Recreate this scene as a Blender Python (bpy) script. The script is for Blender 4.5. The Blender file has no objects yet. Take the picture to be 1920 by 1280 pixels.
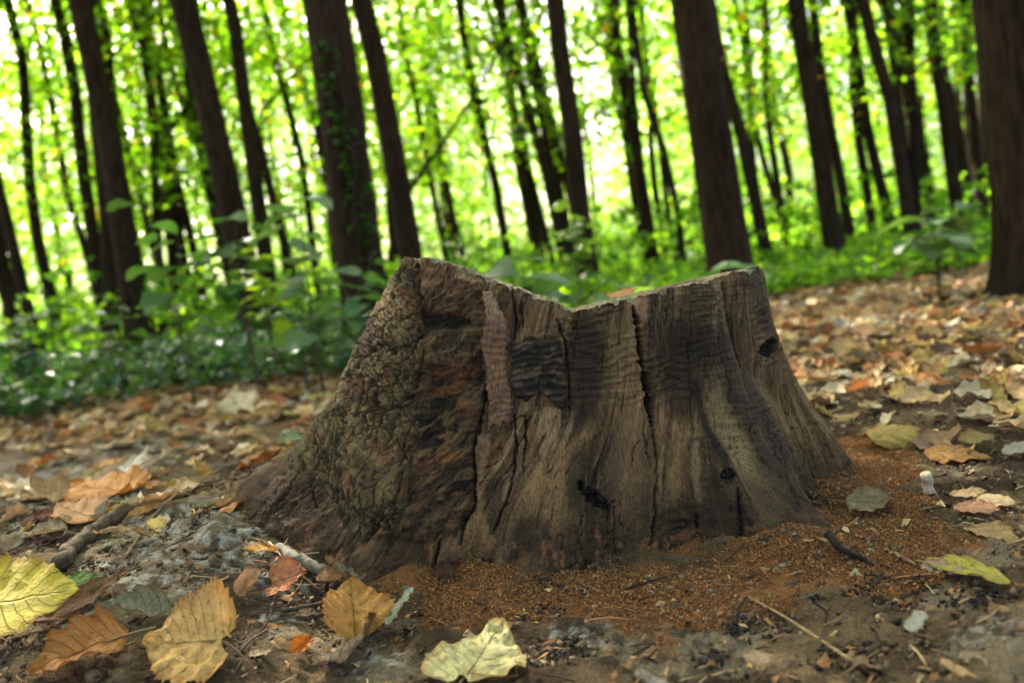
import bpy, math, random
import numpy as np
from mathutils import Vector, Matrix
random.seed(7)
RNG = np.random.default_rng(11)
PI = math.pi
SC = bpy.context.scene
COL = SC.collection

# ------------------------------------------------------------------ camera
LENS, SENSOR = 31.0, 36.0
FPX = 1920 * LENS / SENSOR
PITCH, ROLL = math.radians(-4.85), math.radians(8.0)
CAM = np.array([0.0, 0.0, 0.45])
FWD = np.array([0, math.cos(PITCH), math.sin(PITCH)])
_r0 = np.array([1.0, 0, 0]); _u0 = np.cross(_r0, FWD)
UP = math.cos(ROLL) * _u0 + math.sin(ROLL) * _r0
RIGHT = math.cos(ROLL) * _r0 - math.sin(ROLL) * _u0
cd = bpy.data.cameras.new('camera'); cam = bpy.data.objects.new('camera', cd); COL.objects.link(cam)
cam.matrix_world = Matrix(((RIGHT[0], UP[0], -FWD[0], CAM[0]), (RIGHT[1], UP[1], -FWD[1], CAM[1]),
                           (RIGHT[2], UP[2], -FWD[2], CAM[2]), (0, 0, 0, 1)))
cd.lens, cd.sensor_width = LENS, SENSOR
cd.clip_start, cd.clip_end = 0.02, 2000
cd.dof.use_dof = True; cd.dof.focus_distance = 1.27; cd.dof.aperture_fstop = 2.9
SC.camera = cam

# ------------------------------------------------------------------ sky, sun, exposure
SUN_AZ, SUN_EL = math.radians(-24), math.radians(42)      # azimuth from +Y towards +X
w = bpy.data.worlds.new('World'); SC.world = w; w.use_nodes = True
nt = w.node_tree; bg = nt.nodes['Background']; sky = nt.nodes.new('ShaderNodeTexSky')
sky.sky_type = 'NISHITA'; sky.sun_disc = False; sky.sun_elevation = SUN_EL; sky.sun_rotation = SUN_AZ
sky.air_density = 0.55; sky.dust_density = 6.0; sky.ozone_density = 0.0
nt.links.new(sky.outputs[0], bg.inputs[0]); bg.inputs[1].default_value = 0.13
sd = bpy.data.lights.new('sun', 'SUN'); sun = bpy.data.objects.new('sun', sd); COL.objects.link(sun)
sd.energy = 5.0; sd.angle = math.radians(0.55); sd.color = (1.0, 0.93, 0.80)
_sd = Vector((math.sin(SUN_AZ) * math.cos(SUN_EL), math.cos(SUN_AZ) * math.cos(SUN_EL), math.sin(SUN_EL)))
sun.rotation_euler = _sd.to_track_quat('Z', 'Y').to_euler()
SC.view_settings.view_transform = 'Standard'; SC.view_settings.look = 'None'
SC.view_settings.gamma = 1.0; SC.view_settings.use_curve_mapping = False
SC.view_settings.exposure = 2.86
SC.render.engine = 'CYCLES'
SC.cycles.use_denoising = True
SC.cycles.max_bounces = 8; SC.cycles.transmission_bounces = 4; SC.cycles.diffuse_bounces = 4
SC.cycles.sample_clamp_indirect = 6.0

# ------------------------------------------------------------------ projection helpers (used to measure where things stand)
def project(P):
    d = np.asarray(P, float) - CAM
    wz = d @ FWD
    return 960 + FPX * (d @ RIGHT) / wz, 640 - FPX * (d @ UP) / wz
def ray(px, py):
    d = FWD + RIGHT * ((px - 960) / FPX) + UP * ((640 - py) / FPX)
    return d
def at_depth(px, py, Y):
    d = ray(px, py); return CAM + d * (Y / d[1])
def at_ground(px, py, h=0.0):
    d = ray(px, py); z = h
    for _ in range(12):
        t = (z - CAM[2]) / d[2] if d[2] < -1e-4 else 60
        p = CAM + d * t
        z = float(ground_h(p[0], p[1])) + h
    return p

# ------------------------------------------------------------------ noise
def _hash(ix, iy, seed):
    h = (ix.astype(np.int64) * 374761393 + iy.astype(np.int64) * 668265263 + seed * 974711) & 0xffffffff
    h = ((h ^ (h >> 13)) * 1274126177) & 0xffffffff
    h = ((h ^ (h >> 16)) * 2246822519) & 0xffffffff
    return ((h ^ (h >> 15)) & 0xffffff) / float(0xffffff)
def vnoise(x, y, seed=0):
    x = np.asarray(x, float); y = np.asarray(y, float)
    ix, iy = np.floor(x), np.floor(y); fx, fy = x - ix, y - iy
    fx = fx * fx * fx * (fx * (fx * 6 - 15) + 10); fy = fy * fy * fy * (fy * (fy * 6 - 15) + 10)
    a, b = _hash(ix, iy, seed), _hash(ix + 1, iy, seed)
    c, d = _hash(ix, iy + 1, seed), _hash(ix + 1, iy + 1, seed)
    return (a + (b - a) * fx) * (1 - fy) + (c + (d - c) * fx) * fy
def fbm(x, y, seed=0, o=4, g=0.5):
    x = np.asarray(x, float); y = np.asarray(y, float)
    t = 0; a = 1; n = 0
    for i in range(o):
        t = t + a * vnoise(x * 2 ** i + 17.3 * i, y * 2 ** i - 9.1 * i, seed + i * 31); n += a; a *= g
    return t / n                                     # 0..1
def voronoi(x, y, seed=0):
    ix, iy = np.floor(x), np.floor(y)
    f1 = np.full(x.shape, 9.0); f2 = np.full(x.shape, 9.0); idc = np.zeros(x.shape)
    for i in (-1, 0, 1):
        for j in (-1, 0, 1):
            cx, cy = ix + i, iy + j
            d = np.hypot(cx + _hash(cx, cy, seed) - x, cy + _hash(cx, cy, seed + 7) - y)
            idn = _hash(cx, cy, seed + 13)
            m = d < f1
            f2 = np.where(m, f1, np.minimum(f2, d)); idc = np.where(m, idn, idc); f1 = np.where(m, d, f1)
    return f1, f2, idc
def sst(a, b, x):
    t = np.clip((np.asarray(x, float) - a) / (b - a), 0, 1); return t * t * (3 - 2 * t)
def polydist(px, py, pts):
    """distance to a polyline and the running fraction along it"""
    best = np.full(px.shape, 1e9); fr = np.zeros(px.shape); n = len(pts) - 1
    for i in range(n):
        (x0, y0), (x1, y1) = pts[i], pts[i + 1]
        dx, dy = x1 - x0, y1 - y0
        t = np.clip(((px - x0) * dx + (py - y0) * dy) / (dx * dx + dy * dy + 1e-9), 0, 1)
        d = np.hypot(px - x0 - t * dx, py - y0 - t * dy)
        m = d < best; best = np.where(m, d, best); fr = np.where(m, (i + t) / n, fr)
    return best, fr
def inpoly(px, py, poly):
    ins = np.zeros(px.shape, bool); n = len(poly)
    for i in range(n):
        (x0, y0), (x1, y1) = poly[i], poly[(i + 1) % n]
        if y0 == y1: continue
        c = ((y0 > py) != (y1 > py)) & (px < (x1 - x0) * (py - y0) / (y1 - y0) + x0)
        ins ^= c
    return ins
def polysd(px, py, poly):
    d, _ = polydist(px, py, list(poly) + [poly[0]])
    return np.where(inpoly(px, py, poly), d, -d)
def lin(r, g, b):
    f = lambda c: (c / 255 / 12.92) if c <= 10 else ((c / 255 + 0.055) / 1.055) ** 2.4
    return np.array([f(r), f(g), f(b)])
def mix(c, d, m):
    m = np.asarray(m)[..., None]; return c * (1 - m) + d * m

# ------------------------------------------------------------------ mesh helpers
def new_mesh(name, V, F, colors=None, uv=None, smooth=True):
    me = bpy.data.meshes.new(name)
    V = np.asarray(V, np.float32)
    F = np.asarray(F, np.int32) if not isinstance(F, list) else F
    if isinstance(F, np.ndarray):
        nf, k = F.shape
        me.vertices.add(len(V)); me.vertices.foreach_set('co', V.ravel())
        me.loops.add(nf * k); me.loops.foreach_set('vertex_index', F.ravel())
        me.polygons.add(nf)
        me.polygons.foreach_set('loop_start', np.arange(0, nf * k, k, dtype=np.int32))
        me.polygons.foreach_set('loop_total', np.full(nf, k, np.int32))
        me.update(calc_edges=True)
    else:
        me.from_pydata(V.tolist(), [], F); me.update()
    if colors is not None:
        a = me.color_attributes.new('col', 'FLOAT_COLOR', 'POINT')
        c = np.ones((len(V), 4), np.float32); c[:, :3] = colors; a.data.foreach_set('color', c.ravel())
    if uv is not None:
        l = me.uv_layers.new(name='uv')
        li = np.empty(len(me.loops), np.int32); me.loops.foreach_get('vertex_index', li)
        l.data.foreach_set('uv', np.asarray(uv, np.float32)[li].ravel())
    me.polygons.foreach_set('use_smooth', np.full(len(me.polygons), smooth, bool))
    return me
def add(name, me, m=None, parent=None, label=None, cat=None, group=None, kind=None):
    if m is not None and not me.materials: me.materials.append(m)
    o = bpy.data.objects.new(name, me); COL.objects.link(o)
    if parent is not None: o.parent = parent
    if label: o['label'] = label
    if cat: o['category'] = cat
    if group: o['group'] = group
    if kind: o['kind'] = kind
    return o
def empty(name, label=None, cat=None, group=None, loc=(0, 0, 0)):
    o = bpy.data.objects.new(name, None); COL.objects.link(o); o.location = loc; o.empty_display_size = 0.05
    if label: o['label'] = label
    if cat: o['category'] = cat
    if group: o['group'] = group
    return o
def grid_faces(nr, nc, wrap=False):
    r = np.arange(nr - 1)[:, None]; c = np.arange(nc if wrap else nc - 1)[None, :]
    c2 = (c + 1) % nc
    return np.stack([r * nc + c, r * nc + c2, (r + 1) * nc + c2, (r + 1) * nc + c], -1).reshape(-1, 4)
def tube(pts, rad, sides=8, rough=0.0, seed=0, cap=True):
    pts = np.asarray(pts, float); n = len(pts)
    rad = np.broadcast_to(np.asarray(rad, float), (n,))
    T = np.gradient(pts, axis=0); T /= np.linalg.norm(T, axis=1)[:, None] + 1e-12
    ref = np.array([0, 0, 1.0]) if abs(T[0][2]) < 0.8 else np.array([1.0, 0, 0])
    A = np.cross(T, ref); A /= np.linalg.norm(A, axis=1)[:, None]; B = np.cross(T, A)
    ang = np.arange(sides) / sides * 2 * PI
    rr = rad[:, None] * (1 + rough * (np.random.default_rng(seed).random((n, sides)) - 0.5))
    V = pts[:, None] + rr[..., None] * (np.cos(ang)[None, :, None] * A[:, None] + np.sin(ang)[None, :, None] * B[:, None])
    V = V.reshape(-1, 3); F = grid_faces(n, sides, True).tolist()
    if cap: F += [list(range(sides))[::-1], list(range((n - 1) * sides, n * sides))]
    return V, F
def spline(pts, n):
    pts = np.asarray(pts, float); k = len(pts)
    if k < 3:
        t = np.linspace(0, 1, n)[:, None]; return pts[0] * (1 - t) + pts[-1] * t
    P = np.vstack([2 * pts[0] - pts[1], pts, 2 * pts[-1] - pts[-2]])
    out = []
    for t in np.linspace(0, k - 1 - 1e-6, n):
        i = int(t); f = t - i; a, b, c, d = P[i], P[i + 1], P[i + 2], P[i + 3]
        out.append(0.5 * (2 * b + (c - a) * f + (2 * a - 5 * b + 4 * c - d) * f * f + (3 * b - a - 3 * c + d) * f ** 3))
    return np.array(out)

# ------------------------------------------------------------------ materials
def mat(name):
    m = bpy.data.materials.new(name); m.use_nodes = True; n = m.node_tree.nodes
    return m, m.node_tree, n['Principled BSDF']
def nd(t, kind, **k):
    n = t.nodes.new(kind)
    for a, v in k.items(): setattr(n, a, v)
    return n
def noise_node(t, scale, detail=4, vec=None, rough=0.55):
    n = nd(t, 'ShaderNodeTexNoise'); n.inputs['Scale'].default_value = scale; n.inputs['Detail'].default_value = detail
    n.inputs['Roughness'].default_value = rough
    if vec is not None: t.links.new(vec, n.inputs['Vector'])
    return n
def maprange(t, src, a, b, c, d):
    n = nd(t, 'ShaderNodeMapRange'); n.inputs[1].default_value = a; n.inputs[2].default_value = b
    n.inputs[3].default_value = c; n.inputs[4].default_value = d; t.links.new(src, n.inputs[0]); return n.outputs[0]
def mulcol(t, col, fac):
    n = nd(t, 'ShaderNodeMix', data_type='RGBA', blend_type='MULTIPLY'); n.inputs['Factor'].default_value = 1
    t.links.new(col, n.inputs['A']); t.links.new(fac, n.inputs['B']); return n.outputs['Result']
def vscale(t, sx, sy, sz, src='Object'):
    tc = nd(t, 'ShaderNodeTexCoord'); m = nd(t, 'ShaderNodeMapping'); m.inputs['Scale'].default_value = (sx, sy, sz)
    t.links.new(tc.outputs[src], m.inputs['Vector']); return m.outputs['Vector']

def vcol_mat(name, rough=0.85, nscale=(60, 60, 60), lo=0.75, hi=1.25, bump=0.3, bdist=0.002, spec=0.3, fine=900):
    m, t, p = mat(name)
    a = nd(t, 'ShaderNodeAttribute', attribute_name='col')
    v = vscale(t, *nscale)
    n = noise_node(t, 1.0, 6, v, 0.65)
    f = maprange(t, n.outputs['Fac'], 0.3, 0.7, lo, hi)
    t.links.new(mulcol(t, a.outputs['Color'], f), p.inputs['Base Color'])
    p.inputs['Roughness'].default_value = rough; p.inputs['Specular IOR Level'].default_value = spec
    v2 = vscale(t, fine, fine, fine); n2 = noise_node(t, 1.0, 3, v2)
    s = nd(t, 'ShaderNodeMath', operation='ADD'); t.links.new(n.outputs['Fac'], s.inputs[0]); t.links.new(n2.outputs['Fac'], s.inputs[1])
    b = nd(t, 'ShaderNodeBump'); b.inputs['Strength'].default_value = bump; b.inputs['Distance'].default_value = bdist
    t.links.new(s.outputs[0], b.inputs['Height']); t.links.new(b.outputs[0], p.inputs['Normal'])
    return m
M_wood = vcol_mat('weathered_wood', 0.85, (420, 420, 60), 0.42, 1.55, 0.9, 0.003, 0.16, 900)
M_bark = vcol_mat('stump_bark', 0.96, (260, 260, 190), 0.6, 1.35, 0.7, 0.003, 0.2, 900)
M_top = vcol_mat('cut_wood', 0.8, (120, 120, 120), 0.65, 1.3, 0.6, 0.002)
M_soil = vcol_mat('soil', 0.95, (300, 300, 300), 0.4, 1.55, 1.0, 0.004, 0.05, 700)
M_grain = vcol_mat('grains', 0.95, (400, 400, 400), 0.8, 1.2, 0.2, 0.001, 0.2, 1500)

def leaf_mat(name, src, transl=0.35, gloss=0.35, rough=0.5, veins=True, tint=None, mottle=False):
    m, t, p = mat(name)
    if src == 'object':
        c = nd(t, 'ShaderNodeObjectInfo').outputs['Color']
    elif src == 'attr':
        c = nd(t, 'ShaderNodeAttribute', attribute_name='col').outputs['Color']
    else:
        rgb = nd(t, 'ShaderNodeRGB'); rgb.outputs[0].default_value = (*src, 1); c = rgb.outputs[0]
    if veins:
        uv = nd(t, 'ShaderNodeUVMap', uv_map='uv'); sp = nd(t, 'ShaderNodeSeparateXYZ'); t.links.new(uv.outputs[0], sp.inputs[0])
        def M(op, a, b=None):
            n = nd(t, 'ShaderNodeMath', operation=op)
            for i, x in enumerate((a, b)):
                if x is None: continue
                if isinstance(x, (int, float)): n.inputs[i].default_value = x
                else: t.links.new(x, n.inputs[i])
            return n.outputs[0]
        av = M('ABSOLUTE', M('MULTIPLY', M('SUBTRACT', sp.outputs[0], 0.5), 2.0))
        mid = maprange(t, av, 0.0, 0.05, 1.0, 0.0)
        ph = M('MULTIPLY', M('SUBTRACT', sp.outputs[1], M('MULTIPLY', av, 0.28)), 9.0)
        fr = M('ABSOLUTE', M('SUBTRACT', M('FRACT', ph), 0.5))
        side = maprange(t, fr, 0.0, 0.075, 0.75, 0.0)
        vein = M('MAXIMUM', mid, side)
        v = vscale(t, 5, 5, 5, 'Object'); n = noise_node(t, 1.0, 6, v, 0.7)
        fac = maprange(t, n.outputs['Fac'], 0.3, 0.7, 0.72, 1.22)
        c = mulcol(t, c, fac)
        vm = nd(t, 'ShaderNodeMix', data_type='RGBA', blend_type='MIX')
        t.links.new(M('MULTIPLY', vein, 0.18), vm.inputs['Factor']); t.links.new(c, vm.inputs['A'])
        br = nd(t, 'ShaderNodeMix', data_type='RGBA', blend_type='MULTIPLY'); br.inputs['Factor'].default_value = 1
        t.links.new(c, br.inputs['A']); br.inputs['B'].default_value = (0.62, 0.5, 0.4, 1)
        t.links.new(br.outputs['Result'], vm.inputs['B']); c = vm.outputs['Result']
        # withered brown margin
        em = nd(t, 'ShaderNodeMix', data_type='RGBA', blend_type='MULTIPLY')
        t.links.new(maprange(t, M('ADD', av, M('MULTIPLY', n.outputs['Fac'], 0.6)), 1.02, 1.32, 0.0, 0.8), em.inputs['Factor'])
        t.links.new(c, em.inputs['A']); em.inputs['B'].default_value = (0.6, 0.42, 0.28, 1); c = em.outputs['Result']
        # brown blotches and specks of decay
        v3 = vscale(t, 14, 14, 14, 'Object'); n3 = noise_node(t, 1.0, 4, v3, 0.6)
        sm = nd(t, 'ShaderNodeMix', data_type='RGBA', blend_type='MULTIPLY')
        t.links.new(maprange(t, n3.outputs['Fac'], 0.58, 0.68, 0.0, 0.8), sm.inputs['Factor'])
        t.links.new(c, sm.inputs['A']); sm.inputs['B'].default_value = (0.42, 0.3, 0.2, 1); c = sm.outputs['Result']
        b = nd(t, 'ShaderNodeBump'); b.inputs['Strength'].default_value = 0.8; b.inputs['Distance'].default_value = 0.03
        bs = M('ADD', M('MULTIPLY', vein, -0.5), n.outputs['Fac'])
        t.links.new(bs, b.inputs['Height']); t.links.new(b.outputs[0], p.inputs['Normal'])
    if mottle:
        n = noise_node(t, 1.0, 5, vscale(t, 45, 45, 45), 0.7); c = mulcol(t, c, maprange(t, n.outputs['Fac'], 0.32, 0.68, 0.5, 1.3))
        b = nd(t, 'ShaderNodeBump'); b.inputs['Strength'].default_value = 0.6; b.inputs['Distance'].default_value = 0.004
        t.links.new(n.outputs['Fac'], b.inputs['Height']); t.links.new(b.outputs[0], p.inputs['Normal'])
    t.links.new(c, p.inputs['Base Color'])
    p.inputs['Roughness'].default_value = rough; p.inputs['Specular IOR Level'].default_value = gloss
    tr = nd(t, 'ShaderNodeBsdfTranslucent')
    if tint is None: t.links.new(c, tr.inputs['Color'])
    else:
        tm = nd(t, 'ShaderNodeMix', data_type='RGBA', blend_type='MULTIPLY'); tm.inputs['Factor'].default_value = 1
        t.links.new(c, tm.inputs['A']); tm.inputs['B'].default_value = (*tint, 1); t.links.new(tm.outputs['Result'], tr.inputs['Color'])
    mx = nd(t, 'ShaderNodeMixShader'); mx.inputs[0].default_value = transl
    t.links.new(p.outputs[0], mx.inputs[1]); t.links.new(tr.outputs[0], mx.inputs[2])
    t.links.new(mx.outputs[0], t.nodes['Material Output'].inputs['Surface'])
    return m
M_leaf = leaf_mat('fallen_leaf', 'object', 0.22, 0.3, 0.6)
M_litter = leaf_mat('leaf_litter', 'attr', 0.2, 0.3, 0.6, veins=False, mottle=True)
M_crown = leaf_mat('canopy_leaf', 'attr', 0.6, 0.3, 0.45, veins=False, tint=(1.65, 1.9, 0.45))
M_ivy = leaf_mat('ivy_leaf', 'attr', 0.4, 0.75, 0.27, veins=False, tint=(1.3, 1.6, 0.5))
M_green = leaf_mat('sapling_leaf', 'object', 0.5, 0.5, 0.38, veins=False, tint=(1.5, 1.5, 0.5))

def trunk_mat():
    m, t, p = mat('tree_bark')
    v = vscale(t, 34, 34, 7); n = noise_node(t, 1.0, 8, v, 0.7)
    v2 = vscale(t, 3, 3, 1.2); n2 = noise_node(t, 1.0, 3, v2)
    r = nd(t, 'ShaderNodeValToRGB'); r.color_ramp.elements[0].position = 0.3; r.color_ramp.elements[1].position = 0.75
    r.color_ramp.elements[0].color = (*lin(20, 15, 10), 1); r.color_ramp.elements[1].color = (*lin(74, 57, 39), 1)
    t.links.new(n.outputs['Fac'], r.inputs[0])
    t.links.new(mulcol(t, r.outputs[0], maprange(t, n2.outputs['Fac'], 0.3, 0.7, 0.7, 1.2)), p.inputs['Base Color'])
    p.inputs['Roughness'].default_value = 0.95; p.inputs['Specular IOR Level'].default_value = 0.1
    b = nd(t, 'ShaderNodeBump'); b.inputs['Strength'].default_value = 0.9; b.inputs['Distance'].default_value = 0.02
    t.links.new(n.outputs['Fac'], b.inputs['Height']); t.links.new(b.outputs[0], p.inputs['Normal'])
    return m
M_trunk = trunk_mat()
def twig_mat(name, c0, c1):
    m, t, p = mat(name)
    v = vscale(t, 120, 120, 120); n = noise_node(t, 1.0, 5, v, 0.65)
    r = nd(t, 'ShaderNodeValToRGB'); r.color_ramp.elements[0].position = 0.3; r.color_ramp.elements[1].position = 0.72
    r.color_ramp.elements[0].color = (*c0, 1); r.color_ramp.elements[1].color = (*c1, 1)
    t.links.new(n.outputs['Fac'], r.inputs[0]); t.links.new(r.outputs[0], p.inputs['Base Color'])
    p.inputs['Roughness'].default_value = 0.9; p.inputs['Specular IOR Level'].default_value = 0.15
    b = nd(t, 'ShaderNodeBump'); b.inputs['Strength'].default_value = 0.7; b.inputs['Distance'].default_value = 0.003
    t.links.new(n.outputs['Fac'], b.inputs['Height']); t.links.new(b.outputs[0], p.inputs['Normal'])
    return m
M_twig = twig_mat('twig', lin(52, 42, 33), lin(112, 96, 76))
M_twig_grey = twig_mat('grey_twig', lin(66, 60, 52), lin(128, 120, 106))
M_straw = twig_mat('straw', lin(110, 86, 58), lin(168, 140, 100))
M_dark = twig_mat('rotten_black', lin(24, 21, 19), lin(50, 42, 35))
M_white = twig_mat('bleached', lin(150, 132, 104), lin(205, 190, 160))
M_nut = twig_mat('nut', lin(92, 72, 50), lin(135, 112, 80))

# ------------------------------------------------------------------ ground
SIL_L = [(760, 468), (746, 500), (724, 560), (690, 620), (658, 680), (628, 745), (598, 790), (558, 832), (500, 878), (430, 924), (372, 972)]
SIL_R = [(1440, 470), (1444, 505), (1450, 555), (1462, 610), (1482, 665), (1510, 725), (1546, 790), (1578, 850), (1600, 905), (1625, 970), (1650, 1030)]
YT = 1.50
def _sil(pts):
    P = np.array([at_depth(a, b, YT) for a, b in pts]); o = np.argsort(P[:, 2]); return P[o, 2], P[o, 0]
zl, xl = _sil(SIL_L); zr, xr = _sil(SIL_R)
CY = 1.58
def section(z):
    z = np.asarray(z, float)
    L = np.interp(z, zl, xl); R = np.interp(z, zr, xr)
    L = L - 1.3 * np.clip(zl[0] - z, 0, 1); R = R + 0.9 * np.clip(zr[0] - z, 0, 1)
    cx = 0.5 * (L + R); a = 0.5 * (R - L)
    k = np.clip(1 - z / 0.42, 0, 1)
    bf = 0.262 + 0.02 * k + 0.07 * k ** 4
    bb = 0.27 + 0.05 * k + 0.16 * k ** 3
    n = 2.25 - 0.55 * k ** 1.5
    return cx, a, bf, bb, n
def base_xy(phi, z):
    cx, a, bf, bb, n = section(z)
    c, s = np.cos(phi), np.sin(phi)
    r = (np.abs(c) ** n + np.abs(s) ** n) ** (-1 / n)
    b = np.where(s > 0, bf, bb)
    k = np.clip(1 - z / 0.30, 0, 1.3)
    lob = 0.0
    for p0, wd, am in ((0.85, 0.17, 0.17), (0.25, 0.2, 0.05), (2.02, 0.16, 0.045), (1.42, 0.16, 0.02), (2.6, 0.22, 0.03), (4.2, 0.4, 0.12), (5.4, 0.4, 0.12), (1.02, 0.12, -0.012)):
        d = np.angle(np.exp(1j * (phi - p0))); lob = lob + am * np.exp(-(d / wd) ** 2) * k ** 3.2
    x = cx + (a * r + lob * 0.9) * c; y = CY - (b * r + lob) * s
    return x, y
# rim heights read along the cut edge
RIM = [(742, 478), (760, 471), (800, 478), (870, 503), (960, 539), (1030, 566), (1075, 588), (1120, 577), (1200, 556), (1290, 533), (1360, 514), (1432, 490)]
def rim_fit():
    xs, zs = [], []
    for px, py in RIM:
        Y = 1.34
        for _ in range(8):
            p = at_depth(px, py, Y)
            ph = np.linspace(0.05, PI - 0.05, 400); bx, by = base_xy(ph, np.full(400, min(p[2], 0.5)))
            Y = float(by[np.argmin(np.abs(bx - p[0]))])
        xs.append(p[0]); zs.append(p[2])
    o = np.argsort(xs); return np.array(xs)[o], np.array(zs)[o]
rx_, rz_ = rim_fit()
def top_z(x, y):
    return np.interp(x, rx_, rz_) - 0.075 * np.clip(y - 1.33, -0.1, 1)
def _foot():
    ph = np.linspace(0, 2 * PI, 61); x, y = base_xy(ph, np.full(61, 0.03)); return list(zip(x, y))
FOOT = _foot()
_gx, _gy = np.linspace(-1.0, 1.2, 331), np.linspace(0.8, 2.6, 271)
_GX, _GY = np.meshgrid(_gx, _gy)
_BANK = np.where(inpoly(_GX, _GY, FOOT), 0.0, np.abs(polysd(_GX, _GY, FOOT)))
_BANK = 0.026 * np.exp(-(_BANK / 0.04) ** 1.2) * (0.15 + 1.3 * fbm(_GX * 16, _GY * 16, 12, 3) ** 1.5)
def foot_bank(x, y):
    fx = np.clip((x + 1.0) / 2.2 * 330, 0, 329.99); fy = np.clip((y - 0.8) / 1.8 * 270, 0, 269.99)
    i, j = fx.astype(int), fy.astype(int); u, v = fx - i, fy - j
    return (_BANK[j, i] * (1 - u) + _BANK[j, i + 1] * u) * (1 - v) + (_BANK[j + 1, i] * (1 - u) + _BANK[j + 1, i + 1] * u) * v
STUMP_C = np.array([0.06, 1.58])
def ground_h(x, y):
    x = np.asarray(x, float); y = np.asarray(y, float)
    h = 0.105 * sst(0.16, 0.52, -x) * np.exp(-((y - 1.62) / 0.62) ** 2)
    h = h + 0.02 * sst(0.15, 0.5, x) * np.exp(-((y - 1.9) / 0.4) ** 2)
    h = h + 0.10 * (fbm(x * 0.35 + 3, y * 0.35, 5, 3) - 0.5) * sst(2.5, 6, y)
    h = h + 0.035 * (fbm(x * 2.2, y * 2.2, 9, 4) - 0.5)
    h = h + foot_bank(x, y)
    for cx, cy, r, a in SAW_MOUNDS: h = h + a * np.exp(-(((x - cx) ** 2 + (y - cy) ** 2) / r ** 2))
    return h
SAW_MOUNDS = []
_m = [(900, 1115, 0.085, 0.026), (780, 1100, 0.05, 0.012), (1480, 1050, 0.08, 0.032), (1180, 1110, 0.08, 0.008), (1620, 930, 0.08, 0.01), (1350, 1100, 0.08, 0.008)]
_t = [(at_ground(a, b), r, k) for a, b, r, k in _m]
SAW_MOUNDS = [(p[0], p[1], r, k) for p, r, k in _t]

def saw_mask(x, y):
    """where orange-brown sawdust covers the soil"""
    P = np.stack([x, y, ground_h(x, y)], -1)
    px, py = project(P)
    m = np.zeros(np.shape(x))
    for cx, cy, rx, ry, a in ((900, 1120, 150, 65, 1.25), (770, 1050, 130, 35, 0.7), (1480, 1050, 190, 55, 1.1), (1180, 1120, 190, 45, 0.75),
                              (1640, 900, 100, 85, 1.1), (1380, 1120, 180, 45, 0.6), (720, 1160, 100, 60, 0.4), (1600, 1010, 150, 60, 0.7),
                              (1800, 1000, 190, 60, 0.3), (1250, 1190, 160, 40, 0.25), (1650, 1110, 160, 50, 0.3)):
        m = m + a * np.exp(-(((px - cx) / rx) ** 2 + ((py - cy) / ry) ** 2))
    m = m + 13 * foot_bank(np.asarray(x), np.asarray(y)) * (np.asarray(y) < 1.55) * (np.asarray(x) > -0.25)
    return np.clip(m, 0, 1.2) * (np.asarray(y) < 2.6)

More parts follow.
